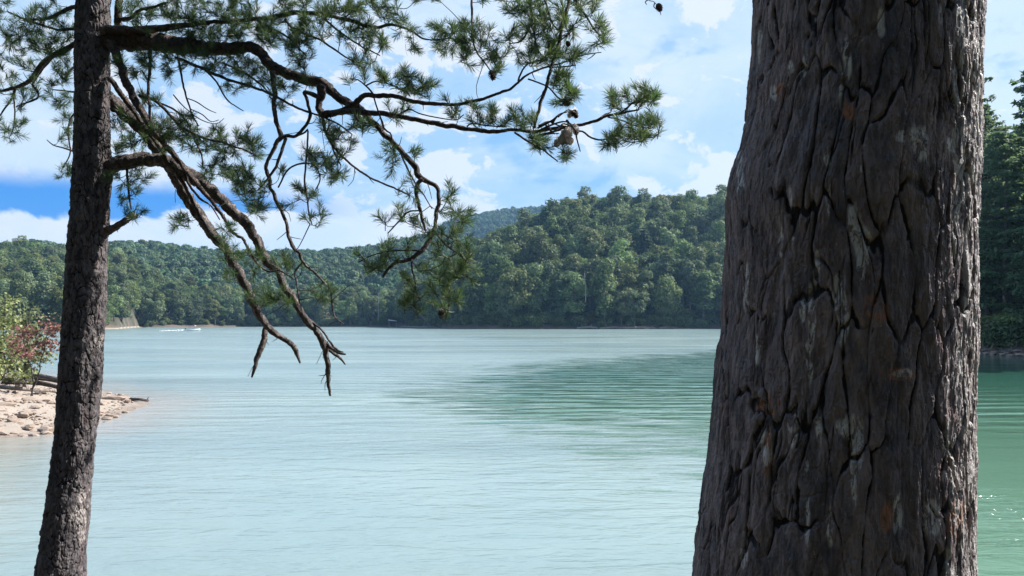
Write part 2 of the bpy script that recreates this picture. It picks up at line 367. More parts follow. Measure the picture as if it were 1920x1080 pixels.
def water_mat():
    m, n, out = mat('lake_water')
    pos = n.n('ShaderNodeNewGeometry').outputs['Position']
    at = lambda k: n.n('ShaderNodeAttribute', attribute_name=k).outputs['Fac']
    calmf, strk, shal, swell = at('calmf'), at('streak'), at('shallow'), at('swell')
    fl = n.noise(n.scale(pos, (0.35, 1.9, 1)), 1.0, 5, 0.65, 0.3)
    isc = n.ss(n.m('ADD', calmf, n.m('MULTIPLY', n.m('SUBTRACT', fl, 0.5), 6.0)), -0.45, 0.6)
    ruf = n.m('MULTIPLY', n.m('SUBTRACT', 1.0, isc), strk)
    green = n.m('MAXIMUM', at('green'), n.m('MULTIPLY', isc, 0.85))  # hill reflection painted into the water colour: greener where calm
    # heights in metres
    small = n.noise(n.scale(pos, (3.2, 8.0, 1), rot=(0, 0, 0.10)), 1.0, 3, 0.55, 0.4)
    mid = n.noise(n.scale(pos, (0.75, 2.3, 1), rot=(0, 0, -0.06)), 1.0, 3, 0.5, 0.5)
    big = n.noise(n.scale(pos, (0.10, 0.42, 1), rot=(0, 0, 0.03)), 1.0, 2, 0.5, 0.4)
    wav = n.n('ShaderNodeTexWave', wave_type='BANDS', bands_direction='Y', wave_profile='SIN')
    n.put(wav.inputs['Vector'], n.scale(pos, (1, 1, 1), rot=(0, 0, 0.06))); wav.inputs['Scale'].default_value = 0.20
    wav.inputs['Distortion'].default_value = 4.5; wav.inputs['Detail'].default_value = 3; wav.inputs['Detail Scale'].default_value = 0.5
    amp = n.m('ADD', 0.3, n.m('MULTIPLY', ruf, 0.75))
    h = n.m('MULTIPLY', small, n.m('MULTIPLY', amp, 0.016))
    h = n.m('ADD', h, n.m('MULTIPLY', mid, n.m('MULTIPLY', n.m('ADD', 0.22, n.m('MULTIPLY', ruf, 0.78)), 0.055)))
    h = n.m('ADD', h, n.m('MULTIPLY', big, 0.05))
    wv2 = n.n('ShaderNodeTexWave', wave_type='BANDS', bands_direction='Y', wave_profile='SIN')
    n.put(wv2.inputs['Vector'], n.scale(pos, (1, 1, 1), rot=(0, 0, -0.13))); wv2.inputs['Scale'].default_value = 0.33
    wv2.inputs['Distortion'].default_value = 4.0; wv2.inputs['Detail'].default_value = 3; wv2.inputs['Detail Scale'].default_value = 0.7
    brk = n.ss(n.noise(n.scale(pos, (0.22, 0.75, 1), (4, 9, 0)), 1.0, 3, 0.6, 0.6), 0.30, 0.58)
    wsum = n.m('ADD', n.m('MULTIPLY', wav.outputs[1], 0.085), n.m('MULTIPLY', wv2.outputs[1], 0.045))
    h = n.m('ADD', h, n.m('MULTIPLY', wsum, n.m('MULTIPLY', swell, brk)))
    nor = bump(n, h, 1.0, 1.0)
    lf = n.noise(n.scale(pos, (0.02, 0.06, 1)), 1.0, 4, 0.6)
    c = n.mix(n.ss(lf, 0.35, 0.65), (0.165, 0.235, 0.243), (0.23, 0.305, 0.30))
    c = n.mix(green, c, n.mix(n.ss(n.n('ShaderNodeSeparateXYZ', i0=pos).outputs[1], 45, 9), (0.030, 0.105, 0.075), (0.095, 0.185, 0.13)))
    c = n.mix(shal, c, (0.27, 0.255, 0.225))
    principled(n, out, Base_Color=c, Roughness=n.m('ADD', 0.035, n.m('MULTIPLY', ruf, 0.20)), IOR=1.333, Specular_IOR_Level=0.5, Normal=nor)
    return m
M_WATER = water_mat()

# ------------------------------------------------------------------ terrain and water
def lerp_tab(p, tab):
    a = np.array(tab, float); return np.interp(p, a[:, 0], a[:, 1])
TL_S = [(-3000, 150), (-700, 220), (0, 275), (150, 285), (225, 300), (262, 385), (450, 430), (700, 430), (800, 440), (1000, 520), (1300, 600)]
TL_R = [(-3000, 500), (0, 700), (300, 720), (700, 800), (900, 850), (1300, 900)]
TL_Y = [(-3000, 450), (-300, 455), (0, 462), (60, 455), (110, 464), (200, 456), (280, 450), (350, 458), (430, 468), (500, 465), (600, 470), (690, 462), (750, 448), (800, 438), (870, 442), (950, 465), (1100, 505), (1300, 560)]
HD_S = [(740, 420), (770, 395), (800, 362), (850, 325), (920, 305), (1000, 298), (1200, 305), (1350, 315), (1500, 300), (1640, 230)]
HD_R = [(740, 430), (800, 400), (850, 395), (930, 420), (1100, 470), (1300, 480), (1640, 400)]
HD_Y = [(740, 603), (765, 580), (800, 530), (830, 502), (880, 478), (930, 458), (1000, 424), (1040, 407), (1100, 392), (1220, 390), (1300, 384), (1400, 386), (1560, 450), (1640, 600)]
FR_Y = [(-400, 600), (600, 560), (760, 475), (830, 424), (860, 410), (900, 403), (950, 396), (1000, 391), (1060, 384), (1100, 376), (1300, 374), (1900, 400), (2600, 460)]
RB_S = [(1600, 260), (1680, 170), (1760, 92), (1840, 70), (1920, 64), (2200, 52), (3500, 45), (9000, 45)]

def px_of(x, y):
    yy = np.maximum(y, 1e-3); return np.clip(960 + F * x / yy, -9000, 9000)

def hill(d, s_, r, H, slope=0.5):
    t = np.clip((d - s_) / (r - s_), 0, 1)
    up = 0.5 + np.sin(t * math.pi / 2) ** 1.15 * H
    h = np.where(d < s_, np.maximum(-2.5, (d - s_) * 0.25), np.minimum(up, np.minimum(d - s_, 16) * slope + np.maximum(d - s_ - 16, 0) * 0.6 + 0.02))
    return np.where(d > r, np.maximum(H - (d - r) * 0.12, 3.0), h)

SPIT = np.array([ground_at(*q) for q in [(-420, 1000), (-200, 880), (0, 822), (90, 812), (185, 794), (215, 778), (285, 754), (262, 748), (205, 738), (150, 724), (95, 712), (0, 698)]] + [(-60.0, 62.0), (-120, 90), (-120, 10)])
def sdpoly(x, y, poly):
    d = np.full(x.shape, 1e9); ins = np.zeros(x.shape, bool); n = len(poly)
    for i in range(n):
        a = poly[i]; b = poly[(i + 1) % n]; e = b - a; wx = x - a[0]; wy = y - a[1]
        t = np.clip((wx * e[0] + wy * e[1]) / (e @ e), 0, 1)
        d = np.minimum(d, (wx - e[0] * t) ** 2 + (wy - e[1] * t) ** 2)
        c = ((a[1] > y) != (b[1] > y)) & (x < (b[0] - a[0]) * (y - a[1]) / (b[1] - a[1] + 1e-12) + a[0])
        ins ^= c
    return np.sqrt(d) * np.where(ins, 1, -1)

def height(x, y, parts=False):
    d = np.hypot(x, y); p = px_of(x, y); Yd = np.maximum(y, 1e-3)
    nz = fbm(x / 60, y / 60, 4, 3) - 0.5
    H = lambda yy, r, tree: (YH - yy) / F * r + CAMZ - tree
    sL = lerp_tab(p, TL_S); rL = lerp_tab(p, TL_R); HL = H(lerp_tab(p, TL_Y), rL, 17)
    hL = hill(Yd, sL + nz * 14, rL, HL, 0.5 - 0.45 * sstep(120, 205, p) * sstep(330, 262, p)) * np.where(p < 1300, 1, 0)
    hL = np.where(p > 1250, -2.5, hL)
    sH = lerp_tab(p, HD_S); rH = lerp_tab(p, HD_R); HH = np.maximum(H(lerp_tab(p, HD_Y), rH, 19), -2)
    hH = hill(Yd, sH + nz * 8, np.maximum(rH, sH + 20), np.maximum(HH, 0.3))
    hH = np.where((p < 745) | (p > 1640), -2.5, hH)
    HF = H(lerp_tab(p, FR_Y), 1500, 14)
    hF = hill(Yd, 1000 + nz * 60, 1500, HF)
    sR = lerp_tab(p, RB_S); hR = hill(Yd, sR + nz * 3, sR + 90, 13 + 0 * p)
    hR = np.where(p < 1600, -2.5, hR)
    sdp = sdpoly(x, y, SPIT)
    w = fbm(x / 1.6, y / 1.6, 3, 5) - 0.5
    hS = np.clip((sdp + w * 0.9) * 0.13, -2.5, 0.75 + 0.03 * np.clip(sdp, 0, 60))
    hN = np.interp(y + 0.02 * np.abs(x) ** 1.3 * np.sign(-1) * 0.3, [-400, -40, 0, 5, 6.6, 7.4, 8.2, 14], [9, 4.4, 1.4, 0.95, 0.35, 0.0, -0.25, -2.5])
    hill_all = np.maximum(np.maximum(hL, hH), np.maximum(hF, hR)); back = y < 1
    hill_all = np.where(back, -2.5, hill_all)
    h = np.maximum(np.maximum(hill_all, hS), hN)
    big = sstep(5, 40, h)
    h = h + nz * 7 * big
    if parts:
        return h, hL, hH, hF, hR, hS, hN, sdp
    return h

azs = np.concatenate([np.radians(np.linspace(-180, -48, 60, endpoint=False)), np.radians(np.linspace(-48, 48, 460, endpoint=False)), np.radians(np.linspace(48, 180, 60, endpoint=False))])
ds = np.concatenate([[0.3], np.geomspace(1.0, 14, 40), np.linspace(15, 46, 110), np.geomspace(47, 3500, 190)])
A, D = np.meshgrid(azs, ds, indexing='ij')
X = D * np.sin(A); Yg = D * np.cos(A)
h, hL, hH, hF, hR, hS, hN, sdp = height(X, Yg, True)
h = h + (fbm(X * 3, Yg * 3, 3, 8) - 0.5) * 0.10 * (D < 60)
na, nd = A.shape
idx = np.arange(na * nd).reshape(na, nd)
qa = np.stack([idx, np.roll(idx, -1, 0)], 0)
q = np.stack([qa[0][:, :-1], qa[0][:, 1:], qa[1][:, 1:], qa[1][:, :-1]], -1).reshape(-1, 4)
Vt = np.stack([X, Yg, h], -1).reshape(-1, 3)
ctr = len(Vt); Vt = np.vstack([Vt, [[0, 0, 1.4]]])
tri = np.stack([np.full(na, ctr), np.roll(idx[:, 0], -1), idx[:, 0]], -1)
sand = np.maximum(sstep(-0.5, 0.1, hS - np.maximum(hN, hill_pre := np.maximum(hL, hH)) ) * (hS > -2.4) * sstep(9, 4, sdp), 0)
beach = sstep(0.6, 0.25, h) * (px_of(X, Yg) < 285) * (px_of(X, Yg) > 195) * (Yg > 250)
sand = np.clip(np.maximum(sand, beach), 0, 1)
bank = sstep(1.6, 0.7, h) * (1 - sand)
me = mk_mesh('ground', Vt, [q[:, ::-1].copy(), tri], [M_GROUND], smooth=True, attrs={'sand': np.append(sand.ravel(), 0), 'bank': np.append(bank.ravel(), 1)})
link('ground', me, kind='structure')

# water sheet: polar grid with ripples carried by the shader, two long wakes as real waves
az2 = np.concatenate([np.radians(np.linspace(-95, -45, 30, endpoint=False)), np.radians(np.linspace(-45, 45, 360, endpoint=False)), np.radians(np.linspace(45, 95, 31))])
d2 = np.concatenate([np.linspace(2, 90, 520), np.geomspace(91, 900, 120), np.linspace(1000, 3300, 6)])
A, D = np.meshgrid(az2, d2, indexing='ij'); X = D * np.sin(A); Y2 = D * np.cos(A)
calm = np.array([(4.0, 15.5), (2.2, 21), (-1.5, 27), (-3, 32), (0, 47), (6, 58), (20, 75), (34, 84), (70, 70), (60, 10), (12, 8)])
wob = (fbm(X / 5, Y2 / 5, 4, 21) - 0.5)
sc_ = sdpoly(X, Y2, calm) / (1.5 + D * 0.09) + wob * 2.2
ruffle = 1 - sstep(-0.7, 0.9, sc_)
streak = fbm(X / 14, Y2 / 3.5, 4, 31)
ruffle = np.clip(ruffle * (0.65 + 0.8 * (streak - 0.3)), 0.0, 1.2)
ruffle = np.maximum(ruffle, sstep(78, 90, Y2) * 0.9 * sstep(2.0, 0.4, np.abs(Y2 - 300) / 160))
hgt = height(X, Y2)
sdp = sdpoly(X, Y2, SPIT)
shallow = np.clip(sstep(-3.2 - 1.5 * wob, -0.1, sdp) * 0.75 + sstep(-8, -2, sdp) * 0.15, 0, 1)
shallow = np.maximum(shallow, sstep(9.6, 8.0, Y2 + wob * 0.6) * 0.35 * sstep(5, 2, X))
swell = sstep(-1.6, 0.6, sdpoly(X, Y2, np.array([(-9, 26), (16, 24), (22, 62), (-2, 60)])) / 4.0) * (0.6 + 0.8 * (vn(X / 9, Y2 / 6, 77)))
green = np.clip(sstep(0.30, 0.52, X / np.maximum(Y2, 1) + 0.12 * wob) * 1.0, 0, 1)  # tree reflections at right painted in as a green body colour
Z = 0.03 * np.sin((Y2 * 1.0 - X * 0.06) * 0.55) * sstep(88, 96, Y2) * sstep(240, 150, Y2) * 0
idx = np.arange(A.size).reshape(A.shape)
q = np.stack([idx[:-1, :-1], idx[1:, :-1], idx[1:, 1:], idx[:-1, 1:]], -1).reshape(-1, 4)
me = mk_mesh('water', np.stack([X, Y2, Z], -1).reshape(-1, 3), q[:, ::-1].copy(), [M_WATER], smooth=True,
             attrs={'calmf': np.clip(sc_ - wob * 1.2, -3, 3), 'streak': np.clip(0.65 + 0.8 * (streak - 0.3), 0, 1.2), 'shallow': shallow, 'swell': swell, 'green': green})
link('water', me, kind='structure')

# ------------------------------------------------------------------ trees of the forest
def rot_frames(nrm, spin):
    nrm = nrm / np.linalg.norm(nrm, axis=1, keepdims=True)
    a = np.where(np.abs(nrm[:, 2:3]) < 0.9, np.array([[0, 0, 1.0]]), np.array([[1.0, 0, 0]]))
    t = np.cross(nrm, a); t /= np.linalg.norm(t, axis=1, keepdims=True); b = np.cross(nrm, t)
    c, s_ = np.cos(spin)[:, None], np.sin(spin)[:, None]
    return t * c + b * s_, -t * s_ + b * c, nrm

def cards(pos, nrm, size, asp=1.0, r=rng, bend=0.25):
    """leaf clumps: folded diamonds of two triangles"""
    n = len(pos); t, b, nn = rot_frames(nrm, r.uniform(0, 6.28, n)); size = np.asarray(size).reshape(-1, 1)
    v0 = pos - t * size * asp; v2 = pos + t * size * asp
    v1 = pos + b * size * 0.62 + nn * size * bend; v3 = pos - b * size * 0.62 + nn * size * bend
    V = np.stack([v0, v1, v2, v3], 1).reshape(-1, 3); i = np.arange(n)[:, None] * 4
    return V, np.concatenate([i + np.array([0, 1, 2]), i + np.array([0, 2, 3])])

def broadleaf(seed, H=20.0, W_=9.0, low=0.15, n=2400, leaf=0.42, lobes=26, tall=False, gap=0.0):
    r = np.random.default_rng(seed)
    cz = H * (low + (1 - low) / 2); rz = H * (1 - low) / 2; rx = W_ / 2
    u = r.normal(size=(lobes, 3)); u /= np.linalg.norm(u, axis=1, keepdims=True)
    u[:, 2] = u[:, 2] * 0.95 + 0.05
    rad = r.uniform(0.45, 0.86, lobes)[:, None]
    prof = np.where(u[:, 2] < 0, 0.85, 1.0)[:, None]
    c = u * rad * np.array([[rx, rx, rz]]) * np.array([[1, 1, 1]]) ; c[:, :2] *= prof; c[:, 2] += cz
    lr = r.uniform(0.22, 0.50, lobes) * rx * (1.15 if tall else 1.1)
    k = r.choice(lobes, n, p=lr ** 2 / (lr ** 2).sum())
    d = r.normal(size=(n, 3)); d /= np.linalg.norm(d, axis=1, keepdims=True); d[:, 2] = np.where(d[:, 2] < -0.35, -d[:, 2], d[:, 2])
    rr = lr[k] * r.uniform(0.78, 1.12, n) * (1 + 0.25 * np.sin(d[:, 0] * 7 + k) * np.cos(d[:, 1] * 6))
    pos = c[k] + d * rr[:, None] * np.array([[1, 1, 0.8]])
    nrm = d * 1.25 + r.normal(size=(n, 3)) * 0.5 + np.array([[0, 0, 0.3]])
    V, t = cards(pos, nrm, r.uniform(0.6, 1.35, n) * leaf, 1.0, r)
    crown = (V, t)
    tb = Bag()
    top = H * 0.75; zz = np.linspace(-0.8, top, 9); wob_ = np.cumsum(r.normal(size=(9, 2)) * 0.12, axis=0)
    pts = np.stack([wob_[:, 0], wob_[:, 1], zz], -1); rad_ = np.linspace(0.019 * H, 0.05, 9)
    V, q_, t_ = tube(pts, rad_, 7); tb.add(V, q_, t_)
    for i in range(min(lobes, 12)):
        f = r.uniform(0.35, 0.8); a = pts[int(f * 8)]; m_ = a * 0.5 + c[i] * 0.5 - np.array([0, 0, 0.5])
        pp = resample(np.array([a, m_, c[i]]), 5); V, q_, t_ = tube(pp, np.linspace(0.09, 0.03, 5) * H / 20, 5, cap=False); tb.add(V, q_)
    return crown, tb

def conifer(seed, H=22.0, W_=7.0, low=0.2, whorls=16, leaf=0.3, droop=0.25, per=9, den=13, sparse=0.0, pw=0.75):
    r = np.random.default_rng(seed); cpos = []; cn = []; cs = []; tb = Bag()
    pts = np.stack([np.cumsum(r.normal(size=10) * 0.05), np.cumsum(r.normal(size=10) * 0.05), np.linspace(-0.8, H, 10)], -1)
    V, q_, t_ = tube(pts, np.linspace(0.016 * H, 0.03, 10), 7); tb.add(V, q_, t_)
    for w in range(whorls):
        f = (w + r.uniform(-.3, .3)) / whorls; z = H * (low + (0.985 - low) * f)
        L = W_ / 2 * (1 - f) ** pw * r.uniform(0.75, 1.15) + 0.3
        for k in range(per):
            if r.random() < sparse: continue
            a = r.uniform(0, 6.283); l = L * r.uniform(0.6, 1.15)
            dirv = np.array([math.cos(a), math.sin(a), 0.0]); t = np.linspace(0, 1, 5)
            c0 = np.array([np.interp(z, pts[:, 2], pts[:, 0]), np.interp(z, pts[:, 2], pts[:, 1]), z])
            bp = c0 + dirv[None] * (l * t)[:, None] + np.array([[0, 0, 1.0]]) * (l * (0.15 * t - droop * t ** 2 * 1.4))[:, None]
            V, q_, t_ = tube(bp, np.linspace(0.05, 0.012, 5) * H / 22, 4, cap=False); tb.add(V, q_)
            nn = max(4, int(den * l)); s_ = r.uniform(0.18, 1.02, nn)
            side = np.array([-dirv[1], dirv[0], 0]); wd = 0.30 * l * (1.15 - s_) + 0.15
            p_ = np.stack([np.interp(s_, t, bp[:, i]) for i in range(3)], -1) + side[None] * (r.uniform(-1, 1, nn) * wd)[:, None] + np.array([[0, 0, 1]]) * r.uniform(-0.25, 0.12, nn)[:, None]
            cpos.append(p_); cn.append(np.array([[0, 0, 1.0]]) + dirv[None] * 0.3 + r.normal(size=(nn, 3)) * 0.5); cs.append(r.uniform(0.6, 1.4, nn) * leaf)
    V, t = cards(np.concatenate(cpos), np.concatenate(cn), np.concatenate(cs), 1.25, r)
    return (V, t), tb

VAR = {}
def variant(key, crown, tb, leafm, trunkm=None):
    trunkm = trunkm or M_FTRUNK
    cm = mk_mesh('crown', crown[0], crown[1], [leafm]); tm = tb.mesh('trunk', [trunkm], True)
    j = Bag(); j.add(crown[0], t=crown[1], m=0)
    TV = np.concatenate(tb.v)
    j.add(TV, q=np.concatenate(tb.q) if tb.q else None, t=np.concatenate(tb.t) if tb.t else None, m=1)
    jm = j.mesh('tree', [leafm, trunkm])
    VAR[key] = (cm, tm, jm)
for i in range(6): variant(f'b{i}', *broadleaf(100 + i, 20, 10.5, 0.06, 3400, 0.42, 20), M_LEAF)
for i in (6, 7): variant(f'b{i}', *broadleaf(100 + i, 18.5, 14.5, 0.06, 5200, 0.42, 26), M_LEAF)
for i in (8,): variant(f'b{i}', *broadleaf(100 + i, 25, 10, 0.06, 4200, 0.40, 24), M_LEAF)
for i in range(2): variant(f't{i}', *broadleaf(200 + i, 24, 8.5, 0.08, 3200, 0.40, 26, True), M_LEAF)
for i in range(2): variant(f'p{i}', *broadleaf(250 + i, 19, 10, 0.08, 2800, 0.42, 22), M_LEAF2)
for i in range(3): variant(f'c{i}', *conifer(300 + i, 23, 8.5, 0.08, 20, 0.42, 0.18, 10, 9, 0.0, 0.55), M_CONIF)
for i in range(2): variant(f's{i}', *conifer(320 + i, 22, 8.0, 0.45, 10, 0.34, 0.05, 7, 9, 0.15, 0.4), M_CONIF)
for i in range(4): variant(f'f{i}', *broadleaf(400 + i, 16, 11.5, 0.1, 620, 0.9, 12), M_FAR)
variant('f4', *conifer(410, 20, 8, 0.1, 10, 0.8, 0.2, 6, 2.5), M_FAR)
# big ones for the near right bank
for i in range(3): variant(f'R{i}', *conifer(500 + i, 22, 8.5, 0.12, 24, 0.19, 0.04, 9, 26, 0.22, 0.42), leaf_mat('bank_pine_foliage%s' % '', (0.08, 0.14, 0.10), (0.20, 0.27, 0.16), wamt=0.1, trans=0.55) if i == 0 else VAR['R0'][0].materials[0])
for i in range(2): variant(f'Q{i}', *broadleaf(520 + i, 13, 8, 0.03, 9000, 0.17, 34), M_LEAF)
variant('shrub', *broadleaf(600, 2.6, 3.2, -0.1, 700, 0.16, 14), M_LEAF)

def scatter(n_grid, x0, x1, y0, y1, layer):
    gx = np.arange(x0, x1, n_grid); gy = np.arange(y0, y1, n_grid * 0.92)
    a, b = np.meshgrid(gx, gy); a = a + (np.arange(len(gy)) % 2)[:, None] * n_grid / 2
    a = a + rng.uniform(-.36, .36, a.shape) * n_grid; b = b + rng.uniform(-.36, .36, b.shape) * n_grid
    a = a.ravel(); b = b.ravel()
    hh = height(a, b, True); L = dict(L=hh[1], H=hh[2], F=hh[3], R=hh[4])[layer]
    others = [hh[k] for k in (1, 2, 3, 4) if hh[k] is not L]
    ok = (hh[0] > 0.35) & (L >= np.maximum.reduce(others) - 0.01) & (b > 20) & (hh[6] < 0) & (hh[5] < 0.0)
    return np.stack([a[ok], b[ok], hh[0][ok]], -1)

trees = []   # x, y, z, kind key, scale, zone
def put(pts, zone, picks, probs, smin, smax):
    ks = rng.choice(picks, len(pts), p=np.array(probs) / sum(probs)); sc = rng.uniform(smin, smax, len(pts))
    for p_, k, s_ in zip(pts, ks, sc): trees.append([p_[0], p_[1], p_[2], str(k), s_, zone])
BL = ['b6', 'b7', 'b8', 'b0', 'b1', 'b2', 'b3', 'b4', 'b5', 't0', 't1', 'p0', 'p1', 'c0', 'c1', 'c2', 's0']
pr = [1.6, 1.6, 1.0, 2, 2, 2, 2, 2, 2, 1.2, 1.2, 1.2, 1.2, .45, .45, .45, .25]
pts = scatter(8.2, -120, 260, 290, 520, 'H'); pp = px_of(pts[:, 0], pts[:, 1]); pts = pts[(pp > 740) & (pp < 1620)]
put(pts, 'headland', BL, pr, 0.80, 1.32)
pts = scatter(8.2, -760, 160, 215, 900, 'L'); pp = px_of(pts[:, 0], pts[:, 1]); dd = pts[:, 1]
pts = pts[(pp > -260) & (pp < 1150)]; dd = pts[:, 1]
near = dd < 470
put(pts[near], 'far shore', BL, pr, 0.62, 0.95)
put(pts[~near], 'left hill', ['f0', 'f1', 'f2', 'f3', 'f4'], [3, 3, 3, 3, .01], 0.62, 0.95)
pts = scatter(13, -300, 1100, 1000, 1650, 'F'); pp = px_of(pts[:, 0], pts[:, 1]); pts = pts[(pp > 760) & (pp < 1980)]
put(pts, 'blue ridge', ['f0', 'f1', 'f2', 'f3', 'f4'], [3, 3, 3, 3, .01], 0.8, 1.15)
pts = scatter(6.4, 20, 140, 48, 175, 'R'); pp = px_of(pts[:, 0], pts[:, 1]); dd = pts[:, 1] - lerp_tab(pp, RB_S)
pts = pts[(pp > 1640) & (pp < 2500) & (dd > 1.5)]
fr = rng.random(len(pts)) < 0.62
put(pts[fr], 'right bank', ['R0', 'R1', 'R2'], [1, 1, 1], 0.9, 1.32)
put(pts[~fr], 'right bank', ['Q0', 'Q1'], [1, 1], 0.7, 1.1)

T = trees; xy = np.array([[t[0], t[1], t[2]] for t in T]); Hh = np.array([20.0 * t[4] for t in T])
u, vt = proj(xy + np.stack([0 * Hh, 0 * Hh, Hh], -1)); order = np.argsort(np.hypot(xy[:, 0], xy[:, 1]))
sky_ = np.full(400, 620.0); vis = np.zeros(len(T))
for i in order:
    w = 5 * T[i][4] / xy[i, 1] * F; a = int((u[i] - w + 200) / 6); b = int((u[i] + w + 200) / 6) + 1
    a = max(a, 0); b = min(b, 400)
    if b <= a: continue
    seen = np.clip(np.median(sky_[a:b]) - vt[i], 0, None)
    inframe = -5 < u[i] < 1925 and not (1385 < u[i] < 1805)
    if inframe: vis[i] = seen * w
    sky_[a:b] = np.minimum(sky_[a:b], vt[i] + 6)
rank = np.argsort(-vis)
chosen = [i for i in rank[:295] if vis[i] > 30]
chosen_set = set(chosen)

KIND = dict(b='broadleaf_tree', t='broadleaf_tree', p='broadleaf_tree', c='conifer_tree', s='pine_tree', f='broadleaf_tree', R='pine_tree', Q='broadleaf_tree')
LAB = {
 'headland': {'b': 'round-crowned green leafy tree in the forest on the steep headland across the water',
              't': 'tall narrow green leafy tree in the forest on the steep headland across the water',
              'p': 'pale silvery green leafy tree in the forest on the steep headland across the water',
              'c': 'dark pointed evergreen among the leafy trees on the steep headland across the water',
              's': 'sparse-topped pine with bare lower trunk on the steep headland across the water'},
 'far shore': {'b': 'round dark green leafy tree in the front rows along the far left shoreline',
               't': 'tall narrow leafy tree in the front rows along the far left shoreline',
               'p': 'pale green leafy tree in the front rows along the far left shoreline',
               'c': 'dark pointed evergreen in the front rows along the far left shoreline',
               's': 'thin-topped pine in the front rows along the far left shoreline'},
 'left hill': {'f': 'small hazy green crown in the forest high on the long left hill'},
 'blue ridge': {'f': 'tiny blue-hazed crown on the most distant ridge behind the headland'},
 'right bank': {'R': 'tall feathery pine on the near bank behind the right side of the thick trunk',
                'Q': 'low bushy leafy tree on the near bank behind the right side of the thick trunk'}}
GRP = {'headland': 'forest trees on the headland', 'far shore': 'forest trees along the far left shore', 'left hill': 'trees high on the left hill',
       'blue ridge': 'trees on the distant ridge', 'right bank': 'trees on the near right bank'}
def describe(i):
    """what sets a tree of the forest apart: kind, then what it stands above or beside"""
    t = T[i]; k = t[3][0]; x = u[i]; zone = t[5]
    kind = {'b': 'round-crowned green leafy tree', 't': 'tall narrow green leafy tree', 'p': 'pale silvery green leafy tree', 'c': 'dark pointed evergreen', 's': 'thin-topped pine', 'f': 'small hazy green crown', 'R': 'tall feathery pine', 'Q': 'low bushy leafy tree'}[k]
    if zone == 'headland':
        dd = t[1] - float(lerp_tab(x, HD_S)); row = 'at the waterline' if dd < 14 else 'on the lower slope' if dd < 50 else 'on the upper slope' if dd < 100 else 'on the skyline'
        side = 'of the headland tip' if x < 900 else 'of the headland left shoulder' if x < 1020 else 'above the whitish log roots' if x < 1130 else 'above the long brown logs' if x < 1240 else 'of the headland beside the thick trunk'
        return '%s %s %s' % (kind, row, side)
    if zone == 'far shore':
        dd = t[1] - float(lerp_tab(x, TL_S)); row = 'front row' if dd < 14 else 'second rows' if dd < 40 else 'rear rows'
        side = 'left of the slender trunk' if x < 130 else 'behind the far sandbar' if x < 290 else 'behind the motor boat' if x < 400 else 'behind the hanging dead branches' if x < 650 else 'near the white sun shade'
        return '%s, %s of far shore, %s' % (kind, row, side)
    if zone == 'left hill': return 'small hazy green crown high on the left hill, ' + ('left of the slender trunk' if x < 130 else 'just right of the slender trunk' if x < 300 else 'behind the two hanging dead boughs' if x < 520 else 'right of the hanging dead boughs')
    return LAB[zone][k]
tree_objs = {}
for i in chosen:
    t = T[i]; key = t[3]; z0 = t[2] - 0.3
    root = empty(KIND[key[0]], (t[0], t[1], z0), describe(i), 'tree', GRP[t[5]] + (' (%s)' % {'b': 'round', 't': 'narrow', 'p': 'pale', 'c': 'evergreen', 's': 'sparse pines', 'f': 'crowns', 'R': 'pines', 'Q': 'bushy'}[key[0]]), rng.uniform(0, 6.28))
    root.scale = (t[4] * rng.uniform(.88, 1.15), t[4] * rng.uniform(.88, 1.15), t[4] * rng.uniform(.9, 1.15))
    link('crown', VAR[key][0], root); link('trunk', VAR[key][1], root)
    tree_objs[i] = root
# single out the ones that carry a mark of their own
def nearest_tree(px_, py_, zone):
    best = min((i for i in chosen if T[i][5] == zone), key=lambda i: (u[i] - px_) ** 2 + (vt[i] - py_) ** 2 * 1.5)
    return tree_objs[best]
for px_, py_, zone, lab in [
    (1104, 360, 'headland', 'tallest crown poking above the headland skyline at its left summit'),
    (1228, 362, 'headland', 'grey-green crown rising above the middle of the headland skyline'),
    (225, 535, 'far shore', 'pointed dark tree at the end of the far sandbar just right of the slender trunk'),
    (600, 520, 'far shore', 'sunlit leafy tree on the far shore beside the tips of the hanging dead branch')]:
    o = nearest_tree(px_, py_, zone); o['label'] = lab
    if 'group' in o: del o['group']

def forest_stuff(name, zone_filter, kind='stuff'):
    ids = [i for i in range(len(T)) if i not in chosen_set and zone_filter(T[i])]
    gn_forest(name, [T[i] for i in ids])

